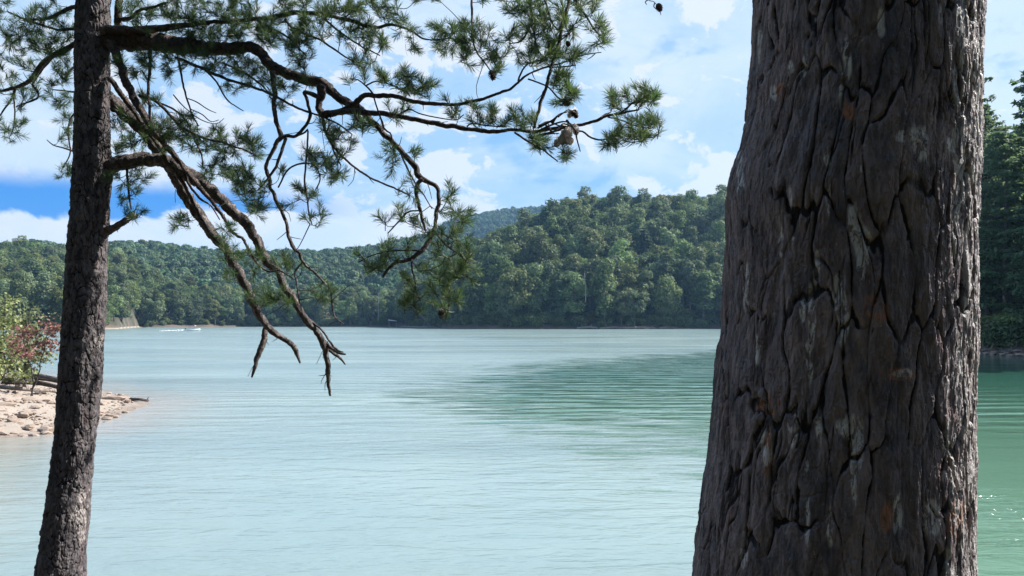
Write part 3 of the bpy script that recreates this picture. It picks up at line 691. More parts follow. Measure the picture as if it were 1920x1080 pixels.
def gn_forest(name, lst, **props):
    if not lst: return
    keys = sorted(set(t[3] for t in lst)); src = bpy.data.collections.new(name + '_sources')
    for n_, k in enumerate(keys):
        o = bpy.data.objects.new('%02d_%s' % (n_, name), VAR[k][2]); src.objects.link(o)
    V = np.array([[t[0], t[1], t[2] - 0.3] for t in lst]); me = bpy.data.meshes.new(name)
    me.vertices.add(len(V)); me.vertices.foreach_set('co', V.astype(np.float32).ravel())
    for nm, typ, val in (('idx', 'INT', [keys.index(t[3]) for t in lst]), ('scl', 'FLOAT', [t[4] for t in lst]), ('rz', 'FLOAT', list(rng.uniform(0, 6.28, len(lst))))):
        a = me.attributes.new(nm, typ, 'POINT'); a.data.foreach_set('value', val)
    o = link(name, me, kind='stuff', **props)
    g = bpy.data.node_groups.new(name + '_nodes', 'GeometryNodeTree')
    g.interface.new_socket('Geometry', in_out='INPUT', socket_type='NodeSocketGeometry'); g.interface.new_socket('Geometry', in_out='OUTPUT', socket_type='NodeSocketGeometry')
    gi = g.nodes.new('NodeGroupInput'); go = g.nodes.new('NodeGroupOutput'); ip = g.nodes.new('GeometryNodeInstanceOnPoints')
    ci = g.nodes.new('GeometryNodeCollectionInfo'); ci.inputs['Collection'].default_value = src; ci.inputs['Separate Children'].default_value = True; ci.inputs['Reset Children'].default_value = True
    def att(nm, typ):
        a = g.nodes.new('GeometryNodeInputNamedAttribute'); a.data_type = typ; a.inputs[0].default_value = nm
        return a.outputs[0]
    g.links.new(gi.outputs[0], ip.inputs['Points']); g.links.new(ci.outputs[0], ip.inputs['Instance'])
    ip.inputs['Pick Instance'].default_value = True
    g.links.new(att('idx', 'INT'), ip.inputs['Instance Index'])
    cx = g.nodes.new('ShaderNodeCombineXYZ'); g.links.new(att('rz', 'FLOAT'), cx.inputs[2]); g.links.new(cx.outputs[0], ip.inputs['Rotation'])
    g.links.new(att('scl', 'FLOAT'), ip.inputs['Scale']); g.links.new(ip.outputs[0], go.inputs[0])
    md = o.modifiers.new('instances', 'NODES'); md.node_group = g
    return o
for nm, z, lab in (('headland_woods', 'headland', 'rest of the dense leafy forest covering the headland'), ('far_shore_woods', 'far shore', 'rest of the forest rows along the far left shore'),
              ('left_hill_woods', 'left hill', 'hazy forest mass over the long left hill'), ('distant_ridge_woods', 'blue ridge', 'blue-hazed forest on the most distant ridge'),
              ('right_bank_woods', 'right bank', 'rest of the pine wood on the near right bank')):
    gn_forest(nm, [T[i] for i in range(len(T)) if i not in chosen_set and T[i][5] == z], label=lab, category='woods')
# undergrowth along the waterlines
ug = []
for tab, p0, p1, n_, s0 in ((HD_S, 770, 1620, 420, 1.4), (TL_S, -250, 780, 420, 1.5), (RB_S, 1780, 2400, 160, 0.9)):
    for p_ in rng.uniform(p0, p1, n_):
        Yd = float(lerp_tab(p_, tab)) + rng.uniform(1.5, 14 if s0 > 1 else 8); x_ = (p_ - 960) / F * Yd
        hh = float(height(np.array([x_]), np.array([Yd]))[0])
        if hh > 0.15 and not (195 < p_ < 262 and tab is TL_S): ug.append([x_, Yd, hh, 'shrub', s0 * rng.uniform(0.6, 1.5), 'u'])
gn_forest('shoreline_undergrowth', ug, label='low bushes crowding the waterlines under the forest trees', category='undergrowth')
# unseen home bank woods, added to block sky light and deepen trunk shade
bw = []
for _ in range(170):
    a = rng.uniform(118, 265) * math.pi / 180; d = rng.uniform(9, 40)
    x_, y_ = d * math.sin(a), d * math.cos(a) - 1.5
    bw.append([x_, y_, float(height(np.array([x_]), np.array([y_]))[0]), str(rng.choice(['Q0', 'Q1', 'R0', 'R1'])), rng.uniform(0.7, 1.1), 'back'])
gn_forest('unseen_bank_woods', bw, label='dense unseen wood added on the home bank behind the viewpoint to block sky light', category='woods')

# pale snag and logs on the headland
z_at = lambda x, y: float(height(np.array([float(x)]), np.array([float(y)]))[0])
def snag(px_, top_y, bot_y, Y, rad, label, m, lean=0.3, cat='dead tree'):
    a = P(px_, bot_y, Y); b = P(px_ + lean, top_y, Y); bg = Bag()
    pts = resample(np.array([a * 0, (b - a) * 0.5 + np.array([0.12, 0, 0]), b - a]), 9); V, q_, t_ = tube(pts, np.linspace(rad, rad * 0.45, 9), 8, 0.2, 3); bg.add(V, q_, t_)
    root = empty('dead_tree', a, label, cat)
    link('trunk', bg.mesh('trunk', [m], True), root)
    for k in range(3):
        s0 = pts[5 + k]; bb = Bag(); e = s0 + np.array([random.uniform(-1.4, 1.4), random.uniform(-.5, .5), random.uniform(0.5, 1.5)])
        V, q_, t_ = tube(resample(np.array([s0, (s0 + e) / 2 + np.array([0, 0, -.15]), e]), 5), np.linspace(rad * .35, rad * .1, 5), 5); bb.add(V, q_, t_); link('branch', bb.mesh('branch', [m], True), root)
    return root
snag(1098, 512, 566, 300, 0.24, 'bare pale dead trunk standing at the headland forest edge', M_SNAG, -2)
snag(709, 548, 602, 412, 0.24, 'bare grey dead trunk on the far shore left of the slanted white board', M_SNAG, 1)

def log(pts, r0, r1, m, label, name='driftwood_log', cat='driftwood', twigs=0, seed=0, group=None, rough=0.25):
    pts = np.array(pts, float); base = pts[0].copy(); pts = pts - base
    n_ = max(8, int(len(pts) * 5)); c = resample(pts, n_)
    V, q_, t_ = tube(c, np.linspace(r0, r1, n_), 9, rough, seed); b = Bag(); b.add(V, q_, t_)
    o = link(name, b.mesh(name, [m], True), None, base, label=label, category=cat, group=group)
    rr = random.Random(seed)
    L = np.linalg.norm(pts[-1])
    for k in range(twigs):
        i = rr.randrange(2, n_ - 1); s0 = c[i]; e = s0 + np.array([rr.uniform(-1, 1), rr.uniform(-.6, .6), rr.uniform(0.1, 1)]) * L * 0.22
        tb = Bag(); V, q_, t_ = tube(resample(np.array([s0, (s0 + e) / 2 + np.array([0, 0, L * .02]), e]), 6), np.linspace(r1 * .8, r1 * .2, 6), 6, 0.2, k); tb.add(V, q_, t_)
        link('branch', tb.mesh('branch', [m], True), o)
    return o
def G(px_, py_, up=0.0, Y=None):
    """point resting on the ground, found by walking out along the sight line's bearing to depth Y"""
    if Y is None: x_, y_ = ground_at(px_, py_)
    else: x_, y_ = (px_ - 960) / F * Y, Y
    return np.array([x_, y_, max(z_at(x_, y_), 0) + up])
def shoreY(px_, tab, add): return float(lerp_tab(px_, tab)) + add
for k, (a, b, rr_, m, lab, tw) in enumerate([
    (1082, 1120, .5, M_SNAG, 'whitish root plate and log lying at the headland waterline', 4),
    (1125, 1175, .35, M_DRIFT, 'long brown log along the headland waterline right of the whitish roots', 2),
    (1168, 1228, .35, M_DRIFT, 'long brown log tipped slightly up along the middle of the headland waterline', 3),
    (1236, 1268, .3, M_DRIFT, 'short brown log at the headland waterline, last one before the thick trunk', 1)]):
    pa = G(a, 0, .35, shoreY(a, HD_S, -1.0)); pb = G(b, 0, .5, shoreY(b, HD_S, -0.5)); log([pa, (pa + pb) / 2 + np.array([0, 0, .3]), pb], rr_, rr_ * .55, m, lab, seed=k, twigs=tw)
pa = G(752, 0, .4, shoreY(752, HD_S, -2)); pb = G(820, 0, .4, shoreY(820, HD_S, -2)); log([pa, (pa + pb) / 2, pb], .3, .2, M_DRIFT, 'thin grey log at the far waterline where the headland meets the left shore', seed=9, twigs=2)
# slanted white board (sun shade) above the far waterline
Yb = 392.0; a = P(728, 600.5, Yb); w_ = 15 / F * Yb
bb = Bag(); cube = np.array([[x, y, z] for x in (0, 1) for y in (0, 1) for z in (0, 1)], float)
cq = np.array([[0, 1, 3, 2], [4, 6, 7, 5], [0, 4, 5, 1], [2, 3, 7, 6], [0, 2, 6, 4], [1, 5, 7, 3]])
shade = empty('sun_shade', (a[0], a[1], 0.0), 'small slanted white sun shade on posts above the far waterline', 'sun shade')
V = cube * np.array([w_, 2.6, 0.3]); V[:, 2] -= V[:, 0] * 0.13; V[:, 2] += a[2]; bb.add(V, cq); link('canopy', bb.mesh('canopy', [M_WHITE]), shade)
for x_, y_ in ((0.15, 0.1), (0.15, 2.4), (w_ - .15, .1), (w_ - .15, 2.4)):
    b = Bag(); top = a[2] - x_ * .13; V, q_, t_ = tube(np.array([[x_, y_, -0.6], [x_, y_, top]]), 0.07, 6); b.add(V, q_, t_); link('post', b.mesh('post', [M_DRIFT]), shade)

# ------------------------------------------------------------------ motor boat with its wake
def boat():
    x_, y_ = ground_at(362, 620.6); root = empty('motor_boat', (x_, y_, 0.0), 'small white motor boat with a pink and maroon shade crossing the lake', 'boat', rz=0.08)
    L = 5.6; n_ = 15; st = np.linspace(0, 1, n_); V = []
    for s_ in st:
        hw = 1.05 * (1 - max(0, (s_ - 0.55) / 0.45) ** 2.2) + 0.02; kz = -0.25 + 0.55 * max(0, (s_ - 0.6) / 0.4) ** 2; gz = 0.62 + 0.28 * s_ ** 2
        for (f, z) in ((-1, gz), (-0.93, 0.18 + kz * .2), (0, kz), (0.93, 0.18 + kz * .2), (1, gz), (0.86, gz + .03), (0.8, gz - .28), (-0.8, gz - .28), (-0.86, gz + .03)):
            V.append(((s_ - .5) * L, f * hw, z))
    V = np.array(V); k = 9; q_ = []
    for i in range(n_ - 1):
        for j in range(k): q_.append((i * k + j, i * k + (j + 1) % k, (i + 1) * k + (j + 1) % k, (i + 1) * k + j))
    b = Bag(); b.add(V, q_, [(0, j + 1, j) for j in range(1, k - 1)] + [((n_ - 1) * k, (n_ - 1) * k + j, (n_ - 1) * k + j + 1) for j in range(1, k - 1)])
    link('hull', b.mesh('hull', [M_WHITE], False), root)
    def box(nm, lo, hi, m, par=root, sh=0):
        b = Bag(); V = np.array(lo) + cube * (np.array(hi) - np.array(lo)); V[:, 0] += (V[:, 2] - lo[2]) * sh; b.add(V, cq); me_ = b.mesh(nm, [m]); o = link(nm, me_, par)
        bv = o.modifiers.new('soft', 'BEVEL'); bv.width = 0.03; bv.segments = 2; return o
    box('foredeck', (0.6, -.75, .72), (1.9, .75, .84), M_WHITE); box('windscreen', (0.35, -.7, .8), (0.45, .7, 1.25), M_GLASS, sh=-.5)
    box('seat', (-1.6, -.6, .45), (-1.1, .6, .95), M_WHITE); box('engine_cowl', (-3.2, -.25, .35), (-2.75, .25, 1.1), M_ENG)
    box('canopy', (-1.3, -.85, 1.95), (0.9, .85, 2.15), M_PINK); box('canopy_top', (-1.25, -.8, 2.16), (0.85, .8, 2.42), M_DKRED)
    for x_ in (-1.2, .8):
        for y_ in (-.78, .78):
            b = Bag(); V, q2, t2 = tube(np.array([[x_, y_, .7], [x_, y_ * 1.02, 1.96]]), .03, 6); b.add(V, q2, t2); link('shade_post', b.mesh('shade_post', [M_ENG]), root)
    return root
bt = boat(); bt.scale = (.8, .8, .8)
bx, by = ground_at(362, 620.6); b = Bag()
r = np.random.default_rng(5); n_ = 260; s_ = r.uniform(0, 1, n_) ** 1.3
pos = np.stack([bx - 1.9 - s_ * 8 + 0 * s_, by + r.normal(size=n_) * (0.35 + s_ * 1.2), 0.06 + np.abs(r.normal(size=n_)) * 0.13 * (1.1 - s_)], -1)
ico = np.array([[1, 0, 0], [-1, 0, 0], [0, 1, 0], [0, -1, 0], [0, 0, 1], [0, 0, -1]], float); it = np.array([[0, 2, 4], [2, 1, 4], [1, 3, 4], [3, 0, 4], [2, 0, 5], [1, 2, 5], [3, 1, 5], [0, 3, 5]])
for p_, k in zip(pos, s_): b.add(p_ + ico * np.array([0.5, 0.25, 0.11]) * r.uniform(0.5, 1.3) * (1.2 - k * .7), t=it)
link('boat_wake', b.mesh('boat_wake', [M_FOAM], True), kind='stuff', label='white foam trailing left of the motor boat', category='wake')

# ------------------------------------------------------------------ left shore: rocks, driftwood, shrubs
def rock_mesh(seed):
    r = np.random.default_rng(seed); V = r.normal(size=(26, 3)); V /= np.linalg.norm(V, axis=1, keepdims=True); V = V * np.array([1, .8, .45]) * r.uniform(.8, 1.1, (26, 1))
    import bmesh
    bm = bmesh.new(); [bm.verts.new(v) for v in V]; bmesh.ops.convex_hull(bm, input=bm.verts)
    lo = [v for v in bm.verts if not v.link_faces]; bmesh.ops.delete(bm, geom=lo, context='VERTS')
    me_ = bpy.data.meshes.new('rock'); bm.to_mesh(me_); bm.free(); me_.materials.append(M_ROCK); return me_
RK = [rock_mesh(i) for i in range(7)]
r = np.random.default_rng(77); cand = []
while len(cand) < 1150:
    px_, py_ = r.uniform(-60, 250), r.uniform(735, 818)
    x_, y_ = ground_at(px_, py_); x_ += r.normal() * .1
    if sdpoly(np.array([x_]), np.array([y_]), SPIT)[0] > -0.15: cand.append((x_, y_, px_, py_))
sz = np.clip(r.gamma(2.0, 0.030, len(cand)), .03, .24); o_ = np.argsort(-sz)
nrock = 0; b = Bag()
for k in o_:
    x_, y_, px_, py_ = cand[k]; z = z_at(x_, y_); s_ = sz[k]
    if nrock < 260 and -5 < px_ < 250:
        link('rock', RK[nrock % 7], None, (x_, y_, z + s_ * .12), (r.uniform(-.3, .3), r.uniform(-.3, .3), r.uniform(0, 6.28)), (s_ * r.uniform(.8, 1.3), s_, s_ * r.uniform(.7, 1.2)),
             label='%s tan rock %s' % ('chunky' if s_ > .16 else 'middling' if s_ > .11 else 'small', ('at the water edge of the left beach' if py_ > 795 else 'among the driftwood on the left beach' if py_ < 765 else 'in the middle of the left beach') if px_ < 110 else ('on the sand spit right of the slender trunk' if px_ > 175 else 'on the left beach right behind the slender trunk')), category='rock', group='tan rubble rocks on the left beach'); nrock += 1
    else: b.add(np.array([x_, y_, z + s_ * .1]) + ico * s_ * np.array([1, .8, .5]) * r.uniform(.7, 1.2, (6, 1)), t=it)
link('beach_gravel', b.mesh('beach_gravel', [M_ROCK]), kind='stuff', label='small stones filling the left beach between the rocks', category='gravel')
for k, (px_, py_, s_, lab) in enumerate([(213, 754, .30, 'largest dark rock at the water edge just right of the slender trunk'), (232, 752, .22, 'dark rock in the middle of the row on the spit tip'),
                            (240, 757, .16, 'small dark rock below the row on the spit tip'), (206, 781, .12, 'dark stone awash right of the slender trunk, nearer than the spit tip'), (215, 782, .10, 'tiny dark stone awash furthest from the slender trunk')]):
    x_, y_ = ground_at(px_, py_); link('rock', RK[k], None, (x_, y_, max(z_at(x_, y_), -.02) + .05), (0, 0, k), (s_ * 1.5, s_, s_ * .9), label=lab, category='rock')
logs = [([G(245, 753, .08), G(262, 754, .10), G(278, 753, .05)], .07, .04, M_DRIFTD, 'thin dark stick lying on the tip of the sand spit', 1),
        ([G(-30, 752, .2), G(60, 745, .28), G(120, 748, .2)], .13, .07, M_DRIFTD, 'dark curved driftwood log behind the red-leaved sapling', 4),
        ([G(55, 722, .25), G(90, 727, .3), G(130, 730, .2)], .17, .12, M_DRIFTD, 'thick dark log furthest back on the left beach', 1),
        ([G(-20, 762, .15), G(40, 766, .2), G(108, 756, .12)], .09, .05, M_DRIFT, 'pale crooked driftwood branch in front of the sapling stems', 5),
        ([G(0, 742, .2), G(30, 735, .5), G(60, 742, .9)], .06, .02, M_DRIFT, 'thin pale branch propped up among the left driftwood', 4)]
for k, (p_, r0, r1, m, lab, tw) in enumerate(logs): log(p_, r0, r1, m, lab, twigs=tw, seed=20 + k)

def sapling(base, H, W_, n_leaf, leaf, m, label, name='sapling', stems=3, seed=0, lean=(0, 0), low=0.35, cat='sapling', sz=1.0):
    r = np.random.default_rng(seed); root = empty(name, base, label, cat); tips = []
    for s_ in range(stems):
        top = np.array([lean[0] + r.normal() * W_ * .18, lean[1] + r.normal() * W_ * .18, H * r.uniform(.75, .95)])
        pts = resample(np.array([[r.normal() * .05, r.normal() * .05, -.15], [r.normal() * .08 + lean[0] * .2, r.normal() * .08, H * .3], top * np.array([.6, .6, .65]), top]), 14)
        pts[1:-1] += r.normal(size=(12, 3)) * .02 * H / 3
        V, q_, t_ = tube(pts, np.linspace(.022 * H / 2.2 * sz, .008, 14), 6, .15, s_); b = Bag(); b.add(V, q_, t_); st_o = link('stem', b.mesh('stem', [M_TWIG], True), root)
        tb = Bag()
        for k in range(14):
            f = r.uniform(low, 1); i = int(f * 13); a = r.uniform(0, 6.28); l = W_ * .5 * r.uniform(.4, 1)
            e = pts[i] + np.array([math.cos(a) * l, math.sin(a) * l, r.uniform(-.05, .45) * l]); mid = (pts[i] + e) / 2 + r.normal(size=3) * .05
            c = resample(np.array([pts[i], mid, e]), 6); V, q_, t_ = tube(c, np.linspace(.010, .004, 6), 4, cap=False); tb.add(V, q_); tips.append(c[2:])
        link('twigs', tb.mesh('twigs', [M_TWIG], True), st_o, kind='stuff')
    tp = np.concatenate(tips); k = r.integers(0, len(tp), n_leaf); pos = tp[k] + r.normal(size=(n_leaf, 3)) * .09 * (W_ / 1.5) ** .5
    V, t = cards(pos, r.normal(size=(n_leaf, 3)) + np.array([[0, 0, 1.0]]), r.uniform(.6, 1.3, n_leaf) * leaf, 1.0, r)
    link('leaves', mk_mesh('leaves', V, t, [m]), root, kind='stuff'); return root
sapling(G(47, 747), 3.6, 2.0, 1500, .075, M_YEL, 'slim twin-stemmed sapling with green leaves beneath the red foliage', 'sapling', 3, 2, (.1, 0), .3)
sapling(G(57, 766), 2.75, 1.9, 620, .075, M_RED, 'young dark red-leaved sapling on the stony beach left of the slender trunk', 'sapling', 2, 5, (.25, 0), .62)
sapling(G(0, 755), 3.9, 2.2, 1900, .075, M_YEL, 'tall yellow-green bush at the left edge of the beach', 'bush', 5, 8, (0, 0), .12, 'bush')
sapling(G(-50, 742), 4.3, 2.8, 1900, .075, M_YEL, 'yellow-green bush cut off by the left edge of the view, furthest left on the beach', 'bush', 5, 13, (0, 0), .1, 'bush')
sapling(G(22, 728), 2.2, 2.2, 900, .07, M_YEL, 'low pale bush between the tall yellow-green bush and the red sapling', 'bush', 4, 17, (0, 0), .1, 'bush')
# dry ends of brush at the right bank
for k, (px_, lab, m, sz) in enumerate([(1893, 'bleached forked driftwood with prongs up on the right bank', M_SNAG, 1.0), (1842, 'small grey forked snag on the right bank beside the thick trunk', M_DRIFT, .8),
                     (1868, 'low tangled brown branch lying along the right bank', M_DRIFT, .9)]):
    Yb = float(lerp_tab(px_, RB_S)) + .2; a = G(px_, 0, .05, Yb); root = empty('driftwood_branch', a, lab, 'driftwood'); rr = random.Random(k + 3)
    tr = [[(0, 0, 0), (.1, 0, .5), (-.1, 0, 1.0)], [(.0, 0, .3), (.35, 0, .15), (.6, .1, .45)], [(.1, 0, .5), (.5, .1, .7), (.55, .1, 1.1)], [(.0, 0, .2), (-.5, .1, .35), (-1.0, 0, .3)]] if k < 2 else [[(-1.3, 0, .4), (0, .1, .5), (1.2, 0, .42)], [(-.6, 0, .5), (-.4, 0, .9), (-.5, 0, 1.1)], [(.3, 0, .5), (.8, 0, .2), (1.3, .1, .1)]]
    for j, t_ in enumerate(tr):
        V, q_, tt = tube(resample(np.array(t_) * sz * 1.1, 9), np.linspace(.08, .03, 9) * sz, 7, .3, j); b = Bag(); b.add(V, q_, tt); link('limb', b.mesh('limb', [m], True), root)
for k in range(46):
    px_ = 1825 + rng.uniform(0, 130); Yb = float(lerp_tab(px_, RB_S)) + rng.uniform(-.2, 1.0); a = G(px_, 0, .05, Yb); s_ = rng.uniform(.12, .42)
    link('rock', RK[k % 7], None, a, (0, 0, rng.uniform(0, 6)), (s_ * 1.5, s_, s_ * .8), label='grey-brown rock along the foot of the right bank', category='rock', group='rocks along the right bank')

# ------------------------------------------------------------------ bark-covered trunks
def bark_trunk(sil, dist, zlo, zhi, nth, nz_, cw, ch, depth, seed, marks=None, extra=0.0):
    """sil rows (py, left px, right px); returns verts in world, quads, attributes and centre/radius functions"""
    tab = []
    for py, l, r_ in sil:
        dl = P(l, py, 1.0) - [0, 0, CAMZ]; dr = P(r_, py, 1.0) - [0, 0, CAMZ]
        al, ar = math.atan2(dl[0], dl[1]), math.atan2(dr[0], dr[1]); c, hh = (al + ar) / 2, (ar - al) / 2
        e = (dl[2] / math.hypot(dl[0], dl[1]) + dr[2] / math.hypot(dr[0], dr[1])) / 2
        tab.append((CAMZ + e * dist * math.cos(hh), dist * math.sin(c), dist * math.cos(c), dist * math.sin(hh)))
    tab = np.array(sorted(tab)); zt = tab[:, 0]
    def f(z, k):
        v = np.interp(z, zt, tab[:, k]); lo = (tab[2, k] - tab[0, k]) / (zt[2] - zt[0]); hi = (tab[-1, k] - tab[-4, k]) / (zt[-1] - zt[-4])
        return v + np.where(z < zt[0], (z - zt[0]) * lo, 0) + np.where(z > zt[-1], (z - zt[-1]) * hi * .6, 0)
    fine0, fine1 = zt[0] - .12, zt[-1] + .12
    z = np.concatenate([np.arange(zlo, fine0, .02), np.linspace(fine0, fine1, nz_), np.arange(fine1 + .02, zhi, .03)])
    face = math.atan2(-f(np.array([CAMZ]), 2)[0], -f(np.array([CAMZ]), 1)[0])     # angle towards the camera
    a1 = np.linspace(-1.85, 1.85, nth); a2 = np.linspace(1.85, 2 * math.pi - 1.85, nth // 6 + 2)[1:-1]
    th = face + np.concatenate([a1, a2]); Z, TH = np.meshgrid(z, th, indexing='ij')
    R0 = f(Z, 3); cx = f(Z, 1); cy = f(Z, 2); Rm = f(np.array([CAMZ]), 3)[0]; R0 = np.maximum(R0, Rm * .35)
    S = (TH - face) * Rm
    wx = (fbm(S / (cw * 1.6), Z / (ch * 1.2), 3, seed + 1) - .5) * cw * 1.5; wz = (fbm(S / cw, Z / ch, 3, seed + 5) - .5) * ch * .9
    u_ = (S + wx) / cw; v_ = (Z + wz) / ch
    def vor(u_, v_, k):
        iu, iv = np.floor(u_), np.floor(v_); F1 = np.full(u_.shape, 9.); F2 = F1.copy(); idv = np.zeros(u_.shape); id2 = idv.copy(); vy = idv.copy()
        for a in (-1, 0, 1):
            for b in (-1, 0, 1):
                cu, cv = iu + a, iv + b; off = .5 * (cu % 2)
                du = cu + .15 + .7 * hsh(cu, cv, k) - u_; dv = cv + off * 0 + .05 + .9 * hsh(cu, cv, k + 1) - v_
                d = np.hypot(du, dv); i_ = hsh(cu, cv, k + 2)
                m1 = d < F1; F2 = np.where(m1, F1, np.minimum(F2, d)); id2 = np.where(m1, hsh(cu, cv, k + 3), id2); vy = np.where(m1, dv, vy); idv = np.where(m1, i_, idv); F1 = np.where(m1, d, F1)
        return F1, F2, idv, id2, vy
    F1, F2, ida, idb, vy = vor(u_, v_, seed); e = F2 - F1
    rag = (fbm(S / .011, Z / .02, 3, seed + 12) - .5)
    e = e + rag * .16
    wd = .035 + .15 * fbm(S / cw / 1.3, Z / ch / .9, 2, seed + 9) ** 1.5
    ex = sstep(.37, .60, fbm(S / (cw * 1.1), Z / (ch * .8), 3, seed + 17) + .25 * (np.abs(v_ % 1 - .5)))      # some joints close up
    plate = 1 - (1 - sstep(0.0, 1.0, np.clip(e / (wd * 1.5), 0, 1))) * (.25 + .75 * ex)
    crack = (1 - sstep(.2, .95, e / wd)) * (.35 + .65 * ex)
    rg = np.abs(fbm(S / (cw * .55) + wx * 30, Z / (ch * 1.05), 4, seed + 14) - .5) * 2
    fur = (1 - sstep(.0, .085, rg)) * sstep(.42, .6, fbm(S / (cw * 1.5), Z / (ch * .9), 2, seed + 15))
    G1, G2, idc, idd, vy2 = vor(u_ * 2.3 + 4.7 + ida * 3, v_ * 2.9 + 1.3, seed + 20); e2 = G2 - G1 + rag * .35
    sub = sstep(0, .10, e2)
    tex = fbm(S / .006, Z / .035, 4, seed + 30) - .5
    layers = fbm(S / (cw * .5), Z / (ch * .42), 5, seed + 40, .58); lay = np.floor(layers * 12) / 12 + sstep(.86, 1, (layers * 12) % 1) / 12
    H = depth * (plate * (.8 + .4 * ida) - 1 + .22 * (sub - 1) * idd + 2.3 * (lay - .5) + .18 * vy * (ida - .3) + .20 * tex - .55 * fur)
    H = H + depth * .6 * (fbm(S / .15, Z / .3, 2, seed + 60) - .5)
    crack = np.maximum(crack, fur * .8)
    if extra: H = H + extra * (fbm(TH * 1.2 + 3, Z * 1.8, 2, seed + 70) - .5)
    RR = R0 + H
    X_ = cx + RR * np.cos(TH); Y_ = cy + RR * np.sin(TH); V = np.stack([X_, Y_, Z], -1)
    U, Vp = proj(V); facing = (np.cos(TH - face) > -.2)
    resin = np.zeros(U.shape); orange = np.zeros(U.shape)  # first mask: pale sap streaks plus the thick trunk's painted sunlit rim
    nn = fbm(S / .008, Z / .03, 3, seed + 80)
    for (kind, x0, y0, sx, sy, amt) in (marks or []):
        xx = (U - x0 + (fbm(S / .02, Z / .05, 2, seed + 90) - .5) * sx * 2.2) / sx; g = np.exp(-(xx ** 2) - ((Vp - y0) / sy) ** 2) * amt * facing
        g = sstep(.22, .62, g * (.55 + .9 * nn))
        if kind == 'r': resin = np.maximum(resin, g)
        else: orange = np.maximum(orange, g)
    tone = np.clip(.15 + .7 * ida + .4 * (layers - .5), 0, 1)
    i = np.arange(Z.size).reshape(Z.shape); j = np.roll(i, -1, 1)
    q_ = np.stack([i[:-1], j[:-1], j[1:], i[1:]], -1).reshape(-1, 4)
    return V.reshape(-1, 3), q_, dict(tone=tone, crack=np.clip(crack * 1.0 + (1 - sub) * .25 * idd, 0, 1), resin=resin, orange=orange), f

SB = [(0, 1413, 1848), (100, 1407, 1845), (200, 1399, 1842), (260, 1386, 1840), (320, 1368, 1838), (370, 1358, 1836), (450, 1359, 1834), (600, 1350, 1832), (700, 1340, 1830), (800, 1331, 1828), (900, 1321, 1827), (1000, 1310, 1828), (1080, 1303, 1829)]
r = random.Random(4)
marks = [('r', 1575, 570, 12, 45, 1.7), ('r', 1580, 610, 7, 40, 1.6), ('r', 1722, 270, 12, 30, 1.6), ('r', 1700, 255, 20, 10, 1.3), ('r', 1520, 600, 6, 60, 1.5), ('r', 1600, 430, 10, 40, 1.5), ('r', 1655, 40, 8, 25, 1.3),
         ('r', 1555, 375, 6, 30, 1.4), ('r', 1600, 880, 6, 60, 1.6), ('r', 1590, 800, 16, 22, 1.4), ('r', 1440, 840, 9, 30, 1.7), ('r', 1395, 1030, 5, 30, 1.4), ('r', 1530, 500, 5, 40, 1.2), ('r', 1745, 970, 12, 30, 1.4),
         ('r', 1790, 930, 12, 60, 1.3), ('r', 1700, 700, 14, 10, 1.2), ('r', 1620, 470, 14, 60, 1.3), ('r', 1450, 175, 6, 14, 1.2), ('r', 1550, 300, 8, 14, 1.2), ('r', 1490, 800, 8, 40, 1.2), ('r', 1830, 500, 34, 900, 2.0),  # broad last mark paints the sunlit right rim into the bark colour
         ('o', 1445, 755, 22, 18, 1.8), ('o', 1442, 850, 8, 40, 1.5), ('o', 1665, 970, 12, 25, 2.0), ('o', 1700, 702, 22, 12, 1.5), ('o', 1790, 975, 16, 30, 1.7), ('o', 1790, 330, 6, 30, 1.3), ('o', 1470, 170, 16, 16, 1.2), ('o', 1650, 580, 20, 30, .9), ('o', 1590, 205, 8, 20, 1.2)]
for _ in range(26): marks.append(('r', r.uniform(1380, 1820), r.uniform(20, 1070), r.uniform(3, 8), r.uniform(10, 45), r.uniform(1.0, 1.35)))
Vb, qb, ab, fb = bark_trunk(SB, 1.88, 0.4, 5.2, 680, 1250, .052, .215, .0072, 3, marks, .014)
baseb = np.array([fb(np.array([1.2]), 1)[0], fb(np.array([1.2]), 2)[0], 1.2])
big = empty('pine_tree', baseb, 'thick close pine trunk with cracked plated bark filling the right of the view', 'tree')
link('trunk', mk_mesh('trunk', Vb - baseb, qb, [M_BARK], smooth=True, attrs=ab), big, label='massive grey-brown trunk, bark cracked into plates, with pale resinous streaks and sunlight painted down the right rim')

ST = [(0, 144, 208), (100, 141, 207), (200, 138, 207), (280, 137, 208), (310, 136, 213), (350, 134, 209), (450, 127, 203), (600, 116, 198), (700, 109, 193), (800, 100, 184), (900, 89, 173), (1000, 74, 164), (1080, 62, 159)]
mk2 = [('r', 185, 640, 14, 20, 1.2), ('r', 150, 960, 14, 60, 1.0)]
DT = 5.7
Vs, qs, as_, fs = bark_trunk(ST, DT, 0.2, 8.6, 260, 1000, .042, .085, .0095, 40, mk2, .03)
bases = np.array([fs(np.array([.9]), 1)[0], fs(np.array([.9]), 2)[0], .9])
pine = empty('pine_tree', bases, 'slender leaning dark pine on the left whose needled boughs reach across the sky', 'tree')
link('trunk', mk_mesh('trunk', Vs - bases, qs, [M_BARK2], smooth=True, attrs=as_), pine)
YT = float(fs(np.array([3.8]), 2)[0])       # depth of the slender trunk

